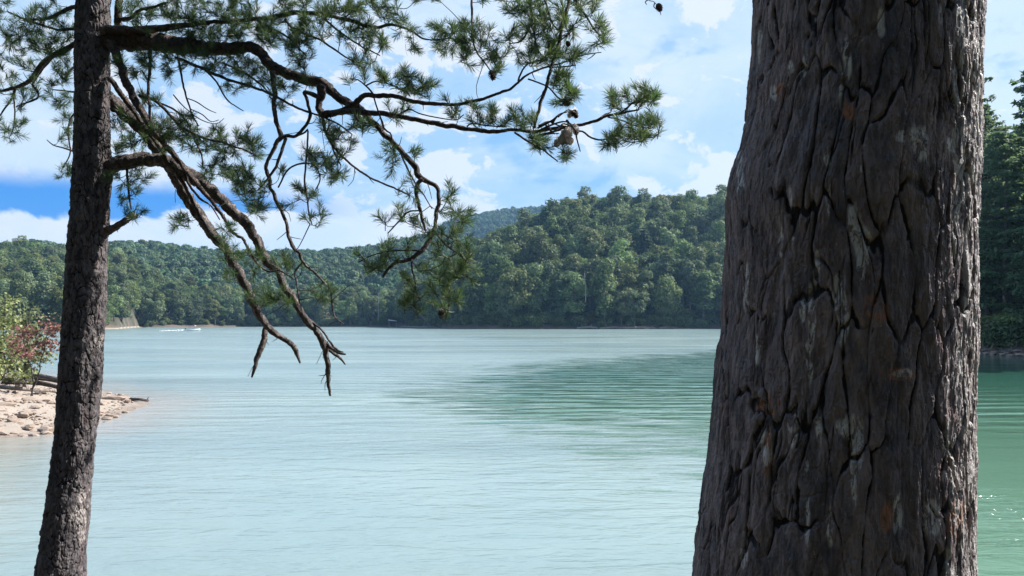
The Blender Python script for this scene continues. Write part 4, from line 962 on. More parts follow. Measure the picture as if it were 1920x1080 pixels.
# ------------------------------------------------------------------ boughs of the slender pine
# name: (depth start, depth end, [(x, y, radius px)...], material)
o0 = YT
BR = {
 'A': (0, -.75, [(180, 76, 17), (250, 76, 17), (300, 80, 15), (350, 86, 14), (400, 91, 12), (440, 91, 11), (470, 88, 10), (490, 102, 9.5), (510, 124, 9.5), (540, 139, 9), (575, 149, 9), (605, 159, 9.5), (625, 176, 7.5), (650, 192, 7), (678, 208, 6.5), (700, 228, 5.5), (720, 250, 5), (745, 275, 5), (775, 310, 5), (790, 333, 5.2), (818, 350, 4), (823, 372, 3.8), (820, 395, 3.6), (815, 425, 3.6), (805, 448, 3.4), (790, 470, 4), (768, 486, 3.6), (742, 493, 3), (726, 508, 2.6), (718, 520, 2.0)], 'L'),
 'A2': (-.1, -.4, [(190, 56, 8), (250, 57, 7), (300, 53, 6), (345, 48, 5), (385, 42, 4), (430, 40, 3.5), (480, 36, 3.5), (520, 31, 4), (560, 24, 4), (620, 30, 3.5), (665, 42, 3.5), (700, 52, 3), (735, 46, 2.5), (770, 58, 2), (800, 74, 1.5), (850, 72, 1.2)], 'L'),
 'A0': (.1, .1, [(230, -60, 7), (222, 0, 6), (221, 50, 6), (215, 70, 5)], 'L'),
 'B': (-.50, -.5, [(603, 160, 8), (602, 175, 8), (597, 192, 6), (600, 208, 6), (612, 214, 6), (640, 208, 5.5), (662, 196, 5), (674, 200, 4)], 'L'),
 'C': (-.5, -.95, [(600, 213, 5), (640, 210, 5.5), (690, 211, 5), (740, 216, 4.6), (800, 229, 4.4), (870, 240, 4), (920, 246, 3.6), (960, 243, 3), (1000, 246, 3.2), (1040, 240, 3), (1075, 236, 2.8), (1110, 229, 2.6), (1140, 217, 2.4), (1170, 211, 2), (1195, 207, 1.4)], 'L'),
 'D': (-.52, -.95, [(664, 197, 5), (672, 187, 5), (684, 179, 4.6), (705, 179, 4.2), (740, 181, 4), (780, 191, 3.8), (820, 195, 3.3), (850, 196, 3), (890, 190, 2.8), (930, 177, 2.6), (960, 164, 2.5), (975, 152, 2.2), (992, 138, 1.8), (1020, 127, 1.6), (1055, 118, 1.4), (1090, 104, 1.1), (1128, 98, .8)], 'L'),
 'E': (-.5, -.42, [(600, 183, 4), (585, 177, 4), (570, 173, 2.8), (574, 186, 2.8), (581, 208, 2.8), (578, 226, 2.8), (567, 243, 2.8), (554, 255, 3), (540, 254, 3), (530, 257, 3), (523, 262, 3)], 'L'),
 'F': (-.42, -.35, [(511, 132, 5), (514, 165, 4.2), (515, 200, 3.8), (520, 235, 3.6), (525, 258, 4), (518, 268, 3.6), (508, 290, 3.4), (499, 308, 3.2), (502, 328, 3.2), (508, 352, 3), (520, 382, 3), (535, 412, 2.8), (542, 445, 2.8), (548, 460, 3.4), (560, 474, 2.8), (568, 490, 2.4), (590, 512, 2), (614, 536, 1.9), (621, 545, 1.6), (623, 575, 1.3), (630, 596, 1.2), (644, 607, 1)], 'P'),
 'F2': (-.42, -.45, [(536, 258, 3), (526, 290, 2.6), (518, 312, 2.3), (507, 328, 2.2), (496, 343, 1.9), (482, 358, 1)], 'P'),
 'F3': (-.36, -.36, [(569, 490, 1.6), (553, 510, 1.5), (556, 530, 1.4), (561, 560, 1.3), (566, 582, 1)], 'P'),
 'F4': (-.42, -.5, [(554, 256, 1.8), (574, 248, 1.8), (578, 244, 1.5), (577, 270, 1.8), (574, 305, 1.7), (572, 345, 1.6), (577, 380, 1.4), (579, 400, 1.2), (586, 422, 1)], 'T'),
 'F5': (-.38, -.45, [(522, 352, 1.5), (535, 325, 1.6), (552, 310, 1.6), (575, 306, 1.5), (592, 312, 1.4), (600, 335, 1.3), (592, 355, 1)], 'T'),
 'G': (-.5, -.7, [(604, 214, 3.4), (609, 240, 3), (621, 267, 2.5), (640, 292, 2), (660, 310, 1.9), (690, 330, 1.8), (720, 345, 1.7), (745, 355, 1.6), (768, 366, 1.2)], 'L'),
 'G2': (-.55, -.55, [(620, 265, 1.8), (628, 290, 1.6), (640, 310, 1.2)], 'T'),
 'H': (-.74, -.7, [(791, 336, 4), (782, 346, 4), (784, 375, 3.6), (790, 405, 3), (797, 432, 2)], 'L'),
 'H2': (-.72, -.85, [(752, 288, 1.6), (762, 313, 1.8), (778, 342, 1.4), (796, 368, 1.2), (810, 392, .9)], 'T'),
 'I': (-.75, -1.0, [(815, 432, 1.8), (832, 456, 1.7), (855, 472, 1.6), (880, 494, 1.3)], 'P'),
 'I2': (-.76, -.9, [(772, 486, 1.8), (774, 508, 1.8), (779, 524, 1.7), (780, 545, 1.5), (788, 565, 1.2)], 'T'),
 'I3': (-.76, -.6, [(790, 470, 1.8), (740, 470, 1.5), (700, 478, 1.2), (672, 492, 1)], 'T'),
 'I4': (-.72, -.6, [(784, 395, 1.6), (765, 398, 1.6), (745, 418, 1.4), (727, 438, 1)], 'T'),
 'J': (0, .3, [(195, 310, 15), (240, 303, 12.5), (275, 300, 11.5), (305, 302, 12), (330, 314, 12.5), (360, 330, 12), (385, 350, 10.5), (410, 371, 9.5), (440, 400, 8.5), (462, 420, 8), (480, 450, 7.5), (496, 480, 7), (510, 500, 6.5), (525, 516, 6), (536, 540, 6), (550, 560, 5.5), (560, 578, 5.5), (575, 600, 5.5), (590, 618, 5), (604, 638, 5), (612, 662, 4.5), (615, 690, 4), (617, 720, 3.2), (619, 742, 1.6)], 'P'),
 'J2': (.28, .2, [(606, 640, 3.6), (620, 652, 3), (634, 660, 2.6), (648, 664, 1.4)], 'P'),
 'J3': (.28, .3, [(614, 652, 2.4), (630, 665, 2.6), (640, 674, 2), (647, 684, 1)], 'P'),
 'J4': (.26, .15, [(572, 594, 2), (598, 614, 1.8), (618, 640, 1.6), (632, 656, 1.8), (644, 660, 1)], 'P'),
 'K': (.05, .6, [(190, 178, 13), (225, 203, 12), (255, 229, 11.5), (280, 257, 10.5), (300, 287, 10), (320, 315, 9.5), (340, 350, 9.5), (360, 385, 9.5), (378, 410, 8.8), (400, 440, 8), (425, 472, 7.5), (445, 505, 7.5), (460, 536, 7.2), (475, 568, 6.8), (490, 596, 6), (505, 616, 5.2), (522, 629, 4.6), (540, 641, 4.4), (554, 655, 4), (563, 680, 1.6)], 'P'),
 'K2': (.58, .5, [(499, 612, 4.5), (494, 640, 4.8), (484, 670, 4.2), (472, 708, 1.6)], 'P'),
 'L': (-.1, -.1, [(208, 78, 8), (225, 120, 7.2), (235, 150, 7), (250, 180, 6.8), (263, 206, 6.5), (285, 240, 6), (310, 272, 5), (340, 308, 4.6), (365, 340, 4.6), (385, 365, 3.5), (410, 395, 3), (435, 432, 2.6), (458, 452, 2.4), (480, 490, 2), (500, 508, 1.8), (525, 508, 1.5), (552, 524, 1)], 'L'),
 'M': (-.05, .1, [(205, 145, 5), (225, 175, 4.6), (245, 200, 4.4), (262, 225, 4), (288, 262, 3.6), (310, 295, 3.2), (335, 330, 3), (352, 362, 3), (372, 400, 2.6), (395, 440, 2.2), (420, 470, 1.6), (440, 500, 1.2)], 'L'),
 'M2': (-.1, 0, [(345, 322, 3), (358, 352, 2.4), (375, 372, 2), (395, 385, 1.6), (412, 412, 1)], 'L'),
 'N': (-.12, -.2, [(280, 88, 3), (281, 130, 2.8), (277, 170, 2.6), (280, 205, 2.4), (284, 235, 2)], 'L'),
 'O': (-.1, -.35, [(262, 180, 3.4), (285, 186, 3), (310, 205, 2.8), (340, 238, 2.6), (380, 258, 2.4), (420, 268, 2), (455, 280, 1.6), (482, 292, 1.2)], 'L'),
 'O2': (-.12, -.25, [(290, 190, 2), (325, 205, 1.8), (350, 228, 1.8), (365, 262, 1.6), (378, 292, 1.5), (380, 315, 1.1)], 'L'),
 'PP': (-.2, -.35, [(334, 112, 2), (342, 150, 1.8), (350, 185, 1.6), (362, 218, 1.4), (372, 236, 1)], 'T'),
 'P2': (-.3, -.4, [(352, 185, 1.1), (370, 192, 1), (390, 205, .9), (405, 212, .6)], 'T'),
 'P3': (-.3, -.4, [(358, 205, 1.0), (380, 215, 1), (395, 228, .8), (410, 225, .6)], 'T'),
 'P4': (-.3, -.4, [(325, 178, 1.2), (350, 205, 1), (378, 225, .9), (405, 232, .7), (420, 222, .5)], 'T'),
 'Q': (-.2, -.55, [(330, 108, 2.6), (370, 124, 2.8), (400, 138, 2.8), (430, 150, 2.6), (475, 164, 2.4), (520, 182, 2.2), (555, 202, 2), (598, 216, 1.8), (640, 236, 1.4), (660, 252, 1)], 'L'),
 'Q2': (-.25, -.35, [(385, 132, 1.8), (405, 152, 1.6), (425, 185, 1.4), (440, 198, 1.1), (456, 208, .7)], 'T'),
 'Q3': (-.25, -.4, [(418, 118, 2), (450, 132, 2), (485, 155, 1.6), (500, 170, 1.2)], 'T'),
 'R': (0, -.1, [(196, 434, 8), (218, 424, 6), (238, 412, 5.2), (252, 402, 4)], 'P'),
 'S': (.05, -.1, [(238, 312, 2.4), (240, 340, 2), (242, 365, 1.8), (246, 392, 1.4)], 'T'),
 'T': (0, .35, [(160, 70, 5), (125, 92, 4.6), (100, 104, 4.4), (78, 122, 4.6), (62, 145, 4.2), (40, 160, 3.4), (15, 168, 3), (-30, 176, 2.6)], 'L'),
 'T1': (.15, .3, [(96, 108, 2.6), (80, 130, 2.2), (60, 158, 1.8)], 'L'),
 'T2': (.25, .4, [(30, 164, 2.4), (22, 185, 2), (8, 205, 1.6), (-8, 228, 1.2)], 'L'),
 'T3': (0, .3, [(150, 10, 4), (120, 20, 3.6), (90, 34, 2.8), (50, 36, 2), (15, 22, 1.4)], 'L'),
 'T4': (0, .2, [(150, 52, 3), (110, 56, 2.4), (75, 46, 2), (40, 34, 1.4)], 'L'),
 'T5': (.1, .1, [(60, 158, 2), (72, 182, 1.8), (30, 200, 1.2)], 'T'),
 'T6': (.2, .25, [(25, 175, 1.6), (28, 210, 1.4), (26, 236, 1.2), (20, 255, .8)], 'T'),
 'T7': (.2, .1, [(160, 108, 2.4), (132, 132, 2), (118, 148, 1.5), (105, 130, 1)], 'T'),
 'T8': (.2, .1, [(155, 160, 2.2), (140, 172, 1.8), (118, 170, 1.4), (98, 168, 1)], 'T'),
 'T9': (.25, .15, [(150, 200, 2.2), (132, 225, 1.8), (128, 255, 1.6), (132, 285, 1.4), (118, 315, 1.1)], 'T'),
 'T10': (.2, .1, [(142, 285, 1.8), (120, 278, 1.4), (100, 272, 1.1), (88, 262, .7)], 'T'),
 'U1': (.1, -.1, [(218, 36, 4), (245, 34, 3.4), (260, 20, 3), (285, 14, 2.4), (310, 5, 2)], 'L'),
 'U3': (-.3, -.55, [(535, 36, 2.4), (552, 55, 2.2), (595, 72, 2), (620, 88, 1.8), (650, 108, 1.5), (680, 120, 1.1)], 'L'),
 'U4': (-.3, -.5, [(608, 36, 2), (640, 62, 1.8), (680, 88, 1.5), (712, 104, 1.1)], 'T'),
 'U7': (-.3, -.4, [(480, 36, 1.8), (540, 70, 1.7), (565, 95, 1.5), (575, 105, 1)], 'T'),
 'U5': (-.6, -.8, [(884, -40, 2.6), (885, 15, 2.2), (885, 52, 2), (886, 75, 1.8), (896, 100, 1.6), (912, 122, 1.3), (922, 136, 1)], 'L'),
 'U6': (-.8, -.95, [(990, -40, 3), (995, 5, 2.8), (998, 38, 2.6), (1003, 70, 2.2), (1010, 100, 1.6)], 'L'),
 'U8': (-.85, -.9, [(997, 38, 1.8), (988, 62, 1.6), (975, 78, 1.5), (955, 82, 1.1)], 'T'),
 'U9': (-.8, -1, [(1020, -10, 2.2), (1030, 30, 2), (1040, 50, 1.6), (1050, 58, 1)], 'T'),
 'V': (-.9, -.95, [(1078, -60, 3.4), (1066, 5, 3.4), (1056, 45, 3.3), (1046, 85, 3.2), (1036, 120, 3.1), (1026, 158, 3), (1013, 200, 3), (1001, 240, 2.6)], 'L'),
 'W': (-.85, -1, [(1072, -15, 2.4), (1088, 14, 2.2), (1102, 34, 2), (1112, 52, 1.8), (1128, 70, 1.5), (1135, 82, 1)], 'L'),
 'X1': (-.9, -1.0, [(972, 152, 2), (976, 138, 1.8), (988, 120, 1.6), (1010, 114, 1.3)], 'T'),
 'X2': (-.9, -.98, [(1030, 126, 1.5), (1060, 125, 1.5), (1080, 122, 1.2)], 'T'),
 'Y': (-.9, -1.05, [(990, 148, 1.6), (1010, 155, 1.6), (1030, 165, 1.4), (1045, 182, 1.3), (1060, 190, 1)], 'T'),
 'Z1': (-.95, -1.1, [(1085, 246, 1.8), (1095, 248, 1.8), (1108, 258, 1.8), (1128, 262, 1.7), (1155, 257, 1.4), (1190, 261, 1.3), (1225, 257, 1.2), (1240, 247, .8)], 'L'),
 'Z2': (-.93, -.85, [(1140, 219, 1.5), (1165, 226, 1.5), (1200, 238, 1.3), (1225, 240, 1)], 'T'),
 'Z3': (-.93, -1.05, [(1162, 212, 1.6), (1178, 200, 1.5), (1190, 190, 1.2)], 'T'),
 'Z4': (-.93, -.8, [(1125, 222, 1.4), (1135, 214, 1.4), (1145, 210, 1.2), (1148, 200, 1)], 'T'),
 'C2': (-.85, -.95, [(965, 248, 2), (985, 262, 2), (1002, 272, 1.9), (1022, 284, 1.6), (1045, 302, 1.2)], 'L'),
 'C3': (-.75, -.85, [(750, 213, 1.3), (768, 205, 1.3), (790, 214, 1.3), (850, 225, 1.1), (870, 215, .8)], 'T'),
 'C4': (-.85, -.9, [(875, 238, 1.5), (885, 232, 1.5), (920, 236, 1.4), (950, 238, 1.2)], 'T'),
 'D2': (-.6, -.65, [(700, 178, 2), (690, 165, 1.8), (672, 150, 1.3), (655, 148, 1)], 'T'),
 'D3': (-.6, -.75, [(688, 160, 1.5), (705, 152, 1.5), (730, 158, 1.5), (760, 172, 1.3), (768, 180, 1)], 'T'),
 'D4': (-.62, -.6, [(700, 180, 1.4), (705, 195, 1.4), (720, 240, 1.8), (732, 250, 1.6), (735, 262, 1)], 'T'),
}
MATS = {'L': M_LIMB, 'P': M_LIMBP, 'T': M_TWIG}
nodes = []          # skeleton nodes for twigs: x, y, z, branch id
bobj = []
for bi, (k, (d0, d1, pts, mm)) in enumerate(BR.items()):
    a = np.array(pts, float); n_ = len(a); cum = np.concatenate([[0], np.cumsum(np.hypot(np.diff(a[:, 0]), np.diff(a[:, 1])))]); f = cum / cum[-1]
    Yd = o0 + d0 + (d1 - d0) * f; W3 = np.array([P(x, y, yy) for (x, y, _), yy in zip(pts, Yd)])
    rad = a[:, 2] * Yd / F
    L = np.linalg.norm(np.diff(W3, axis=0), axis=1).sum(); n2_ = max(8, int(L / .011))
    if a[:, 2].max() < 2.6: n2_ = max(6, int(L / .02))
    c = resample(np.column_stack([W3, rad]), n2_); rr = np.maximum(c[:, 3] * (1.12 if mm == 'P' else 1.04), .0014); c = c[:, :3]
    kk = np.random.default_rng(bi)
    jit = fbm(np.linspace(0, L / .05, n2_), np.full(n2_, bi * 7.7), 3, 5)[:, None] - .5; jit2 = fbm(np.linspace(0, L / .05, n2_), np.full(n2_, bi * 3.7), 3, 15)[:, None] - .5
    c = c + np.hstack([jit, jit2 * .7, jit2]) * np.minimum(rr[:, None] * 1.6, .018)
    V, q_, t_ = tube(c, rr, 14 if a[:, 2].max() > 5 else (9 if a[:, 2].max() > 2.6 else 6), .46 if a[:, 2].max() > 2.6 else .25, bi)
    b = Bag(); b.add(V - bases, q_, t_); bo = link('branch', b.mesh('branch', [MATS[mm]], True), pine)
    if k in ('F2', 'J3', 'K2', 'R'): bo['label'] = 'bare broken-off dead stub'
    bobj.append(bo)
    for p_ in c[::3]: nodes.append((*p_, bi))
nodes_a = np.array(nodes)
# snapped spurs and fine dead twigs along the limbs
kk = np.random.default_rng(99); spur = {}
for bi, (k, (d0, d1, pts, mm)) in enumerate(BR.items()):
    if mm == 'T': continue
    mine = nodes_a[nodes_a[:, 3] == bi][:, :3]; nsp = int(len(mine) * (.30 if mm == 'P' else .16))
    for _ in range(nsp):
        i = int(kk.integers(2, len(mine) - 1)); d = kk.normal(size=3); d /= np.linalg.norm(d); l = kk.choice([.02, .035, .06, .14], p=[.35, .3, .2, .15]) * kk.uniform(.7, 1.4)
        e = mine[i] + d * (l + .02) + np.array([0, 0, -.2 * l]); m_ = (mine[i] + e) / 2 + kk.normal(size=3) * l * .14
        c = resample(np.array([mine[i], m_, e]), 6); V, q_, t_ = tube(c, np.linspace(.0034 if l < .08 else .0026, .0016, 6), 5, .2, i); spur.setdefault(bi, Bag()).add(V - bases, q_, t_)
for bi, bg in spur.items(): link('spurs', bg.mesh('spurs', [M_TWIG], True), bobj[bi], kind='stuff')
# needle tufts
def tuft_mesh(seed, n=62, L=.060, axis=.062, w=.0024):
    r = np.random.default_rng(seed); Vs_ = []; ts = []; o = 0
    for i in range(n):
        f = r.random() ** .8; b0 = np.array([0, 0, axis * f]); ph = r.uniform(0, 6.283); pol = math.radians(r.uniform(18, 62) * (1.15 - .45 * f) + 8)
        d = np.array([math.sin(pol) * math.cos(ph), math.sin(pol) * math.sin(ph), math.cos(pol)]); l = L * r.uniform(.7, 1.1)
        sdv = np.cross(d, r.normal(size=3)); sdv /= np.linalg.norm(sdv); bend = np.array([0, 0, 1.]) * l * .10 + r.normal(size=3) * l * .05
        m_ = b0 + d * l * .55 + bend * .5; e = b0 + d * l + bend * .6
        Vs_ += [b0 - sdv * w * .35, b0 + sdv * w * .35, m_ + sdv * w * .5, m_ - sdv * w * .5, e]; ts += [(o, o + 1, o + 2), (o, o + 2, o + 3), (o + 3, o + 2, o + 4)]; o += 5
    V, q_, t_ = tube(np.array([[0, 0, -.01], [0, 0, axis * .5], [0, 0, axis]]), [.0022, .002, .001], 4)
    b = Bag(); b.add(np.array(Vs_), t=np.array(ts), m=0); b.add(V, q_, t_, m=1)
    return b, np.array(Vs_), np.array(ts)
TU = [tuft_mesh(900 + i, n=[58, 66, 50, 62, 44, 70][i], L=[.058, .062, .055, .06, .052, .064][i]) for i in range(6)]
TUM = [t[0].mesh('needle_tuft', [M_NEED, M_TWIG]) for t in TU]
CL = [(25,35,35,35,13),(90,45,50,40,30),(60,95,60,35,28),(30,150,42,38,18),(112,78,35,30,16),(20,215,28,35,7),(22,252,16,14,4),(40,228,14,10,3),(60,175,25,14,6),(120,125,22,28,9),(116,182,20,26,9),(124,225,12,16,5),(122,262,14,14,4),(118,318,18,18,7),(98,165,10,8,2),
 (270,20,50,24,20),(340,18,50,24,26),(400,50,58,38,42),(445,20,50,24,24),(470,62,45,34,30),(525,60,48,34,28),(350,62,50,12,10),(250,50,25,12,6),
 (560,18,50,24,22),(620,18,50,20,20),(590,60,38,36,18),(562,100,28,30,14),(690,20,45,24,22),(735,30,32,22,14),(660,62,34,28,14),(690,88,38,26,16),(682,118,24,10,8),(765,60,20,12,5),(775,92,10,12,4),
 (300,105,50,13,14),(360,116,58,18,20),(430,122,50,22,20),(482,138,30,26,13),(545,152,42,20,16),(520,190,24,18,6),(225,130,14,30,8),(275,112,20,14,6),(325,142,11,11,4),(265,152,15,28,6),(285,195,24,14,6),(430,165,25,12,4),
 (240,240,33,28,20),(290,245,40,28,24),(340,238,38,24,16),(370,258,48,26,20),(420,268,44,22,15),(472,282,20,18,9),(452,250,13,11,4),(240,280,28,12,8),(305,270,20,14,6),
 (245,332,38,18,15),(240,365,18,18,7),(250,400,20,12,8),(430,330,48,17,22),(400,308,28,13,8),(475,370,34,26,20),(482,402,18,10,5),(460,345,34,16,12),(410,290,18,10,4),
 (345,420,24,12,7),(328,405,9,9,2),(430,432,18,12,5),(455,500,38,36,20),(510,560,48,22,26),(540,500,28,18,11),(602,550,24,18,7),(430,470,14,18,5),(412,455,12,10,4),
 (585,300,28,18,15),(622,326,24,18,12),(575,362,18,18,9),(588,405,22,18,5),(642,298,18,14,4),(645,262,24,13,7),(620,248,22,18,8),(682,240,34,14,12),(535,320,10,10,2),(535,385,16,12,3),(600,420,10,10,2),
 (742,150,38,18,13),(700,146,28,13,7),(775,162,32,18,11),(745,206,20,18,7),(800,168,14,14,5),(660,150,10,8,2),
 (830,62,34,18,13),(870,60,38,18,17),(902,86,38,28,22),(850,86,34,18,13),(925,120,18,18,9),(880,110,14,12,3),(962,70,16,11,6),
 (990,14,44,24,22),(1010,50,28,24,15),(1042,30,28,28,15),(1092,14,28,18,11),(1122,62,18,22,9),(1138,74,8,8,2),(1072,52,13,10,4),(815,-2,14,8,3),(905,-2,10,8,2),(945,3,10,8,2),(775,-4,12,8,3),
 (1012,104,34,22,18),(1058,105,32,11,14),(1040,84,14,14,6),(957,106,18,13,4),(1050,150,18,18,13),(1066,176,18,16,11),(1050,192,13,9,4),
 (962,226,48,17,20),(870,202,38,13,8),(848,218,20,8,3),(920,216,18,10,4),(890,230,24,8,4),(1020,266,24,16,13),(1056,292,13,11,5),
 (1202,184,28,20,17),(1152,190,13,13,6),(1168,206,12,8,3),(1212,226,22,18,9),(1186,240,38,17,17),(1160,266,22,13,8),(1218,246,18,17,7),(1190,262,20,8,4),
 (727,286,18,22,7),(776,284,14,11,4),(732,304,10,16,3),(770,360,24,22,9),(842,365,17,18,9),(852,402,28,18,15),(756,400,34,18,13),(726,416,14,11,4),(802,440,38,28,20),(862,440,24,13,10),(872,416,10,8,4),
 (702,490,34,22,17),(742,475,38,22,18),(842,480,44,28,28),(880,496,28,17,13),(802,520,48,22,18),(852,516,28,22,13),(832,552,38,17,17),(792,566,38,17,15),(770,546,28,13,8),(832,580,18,11,5),(760,575,12,10,3)]
top_cl = [(x, y, 60, 45, 16) for x, y in [(60,-60),(-60,-30),(160,-70),(270,-60),(380,-60),(500,-70),(620,-70),(740,-80),(-40,60),(-60,140),(330,-150),(200,-170),(100,-150),(450,-170),(250,-250),(120,-260),(380,-260),(1040,-70),(960,-60)]]
# limbs above the frame that carry the shading crown
for k, (x1, y1) in enumerate([(600, -110), (30, -120), (420, -200), (100, -230), (330, -300), (1040, -60)]):
    st_ = fs(np.array([5.2 + .12 * k]), 1)[0], fs(np.array([5.2 + .12 * k]), 2)[0]
    a = np.array([st_[0], st_[1], 5.25 + .14 * k]); e = P(x1, y1, o0 - .6 + .15 * k)
    c = resample(np.array([a, (a + e) / 2 + np.array([0, 0, .12]), e]), 24); V, q_, t_ = tube(c, np.linspace(.045, .01, 24), 8, .25, k); b = Bag(); b.add(V - bases, q_, t_)
    bobj.append(link('branch', b.mesh('branch', [M_LIMB], True), pine)); nodes += [(*p_, len(bobj) - 1) for p_ in c[3:]]
nodes_a = np.array(nodes)
r = np.random.default_rng(31)
att_ = []
for (cx, cy, rx, ry, n_) in CL + top_cl:
    for _ in range(int(n_ * (0.62 if cx > 690 and cy > 340 else 1.2 if cx < 640 and cy < 300 else 1.1) + .5)):
        rad_ = math.sqrt(r.random()); a = r.uniform(0, 6.283); att_.append((cx + rx * rad_ * math.cos(a), cy + ry * rad_ * math.sin(a)))
nu, nv = proj(nodes_a[:, :3]); targets = []
for (x, y) in att_:
    k = np.argmin((nu - x) ** 2 + (nv - y) ** 2); Yd = nodes_a[k, 1] + float(np.clip(r.normal() * .10, -.25, .25)); targets.append(P(x, y, Yd))
targets = np.array(targets)
NP = nodes_a[:, :3].copy(); NB = nodes_a[:, 3].astype(int).tolist(); NPl = [NP]
cur = NP; dmin = np.array([np.min(((cur - t) ** 2).sum(1)) for t in targets]); dn = np.array([np.argmin(((cur - t) ** 2).sum(1)) for t in targets])
allp = [p_ for p_ in cur]; done = np.zeros(len(targets), bool); twig_bags = {}; tufts = []
for step in range(len(targets)):
    i = int(np.argmin(np.where(done, 1e9, dmin))); done[i] = True; t = targets[i]; k = int(dn[i]); s0 = allp[k]; br = NB[k]
    L = math.sqrt(dmin[i])
    if L < .015: direc = r.normal(size=3) + np.array([0, 0, .6]); new = []
    else:
        sag = np.array([0, 0, -1.]) * L * .10 + r.normal(size=3) * L * .08; mid = (s0 + t) / 2 + sag
        c = resample(np.array([s0, mid, t]), max(4, int(L / .035) + 3)); V, q_, t_ = tube(c, np.linspace(min(.0034, .0020 + L * .006), .0017, len(c)), 4, cap=False)
        twig_bags.setdefault(br, Bag()).add(V - bases, q_); direc = (c[-1] - c[-2]); direc /= np.linalg.norm(direc); new = list(c[1:])
    direc = direc * .9 + np.array([0, 0, .35]) + r.normal(size=3) * .35; direc /= np.linalg.norm(direc)
    tufts.append((t - direc * .03, direc, br, r.uniform(.78, 1.15)))
    if new:
        na_ = np.array(new); st_i = len(allp); allp += new; NB += [br] * len(new)
        for j, p_ in enumerate(na_):
            dd_ = ((targets - p_) ** 2).sum(1); m_ = dd_ < dmin; dmin = np.where(m_, dd_, dmin); dn = np.where(m_, st_i + j, dn)
for br, bg in twig_bags.items(): link('twigs', bg.mesh('twigs', [M_TWIG], True), bobj[br], kind='stuff')
tp = np.array([t[0] for t in tufts]); tu_, tv_ = proj(tp); infr = (tu_ > 5) & (tu_ < 1915) & (tv_ > 5)
score = np.array([t[3] for t in tufts]) / tp[:, 1] * infr; pick = set(np.argsort(-score)[:285].tolist())
nb = Bag()
for i, (p_, d, br, s_) in enumerate(tufts):
    quat = Vector((0, 0, 1)).rotation_difference(Vector(d)) @ Quaternion((0, 0, 1), r.uniform(0, 6.28)); k = i % 6
    if i in pick:
        o = link('needle_tuft', TUM[k], bobj[br], tuple(p_ - bases), scl=float(s_)); o.rotation_mode = 'QUATERNION'; o.rotation_quaternion = quat
    else:
        Rm_ = np.array(quat.to_matrix()); nb.add(TU[k][1] @ Rm_.T * s_ + (p_ - bases), t=TU[k][2])
link('needles', nb.mesh('needles', [M_NEED]), pine, kind='stuff')

# cones
def cone_mesh(seed):
    b = Bag(); r = np.random.default_rng(seed)
    for i in range(60):
        f = i / 60; a = i * 2.399; rr = .017 * math.sin(math.pi * (f * .8 + .14)) + .003; z = -.028 + .056 * f
        c = np.array([rr * math.cos(a), rr * math.sin(a), z]); o_ = np.array([math.cos(a), math.sin(a), .55]); s_ = np.array([-math.sin(a), math.cos(a), 0])
        V = np.array([c * .4 - s_ * .003, c * .4 + s_ * .003, c + s_ * .006, c + o_ * .007, c - s_ * .006, c + np.array([0, 0, -.003])]); b.add(V, t=[(0, 1, 2), (0, 2, 3), (0, 3, 4), (5, 2, 3), (5, 3, 4), (0, 5, 4), (0, 1, 5), (1, 2, 5)])
    V, q_, t_ = tube(np.array([[0, 0, -.03], [0, 0, 0], [0, 0, .022]]), [.007, .011, .003], 7); b.add(V, q_, t_); return b.mesh('pine_cone', [M_CONE])
CM = cone_mesh(3)
for (x, y, dpt, s_, k) in [(923, 141, -.8, 1.0, 'U5'), (1062, 192, -1.05, .85, 'Y'), (1065, 82, -.95, .6, 'V'), (1078, 214, -.95, .85, 'C'), (829, 588, -.85, 1.0, 'I2')]:
    p_ = P(x, y, o0 + dpt); link('pine_cone', CM, bobj[list(BR).index(k)], tuple(p_ - bases), (random.uniform(-.6, .6), random.uniform(2.4, 3.6), 0), s_)
# twig tip of the neighbouring bough entering at the top edge
tw = empty('pine_twig', P(1190, -30, o0 - 1.3), 'thin bare twig tip with one dark cone poking in from the top edge', 'twig'); b = Bag(); base = P(1190, -30, o0 - 1.3)
for pts in ([(1190, -30), (1212, -2), (1226, 3), (1234, 13)], [(1214, 0), (1210, 4), (1213, 9)], [(1228, 5), (1226, 12), (1231, 18)], [(1235, 14), (1238, 22), (1239, 28)]):
    c = resample(np.array([P(x, y, o0 - 1.3) - base for x, y in pts]), 10); V, q_, t_ = tube(c, np.linspace(.0035, .0015, 10), 5); b.add(V, q_, t_)
link('stem', b.mesh('stem', [M_TWIG], True), tw); link('pine_cone', CM, tw, tuple(P(1236, 14, o0 - 1.3) - base), (.3, 2.9, 0), .75)

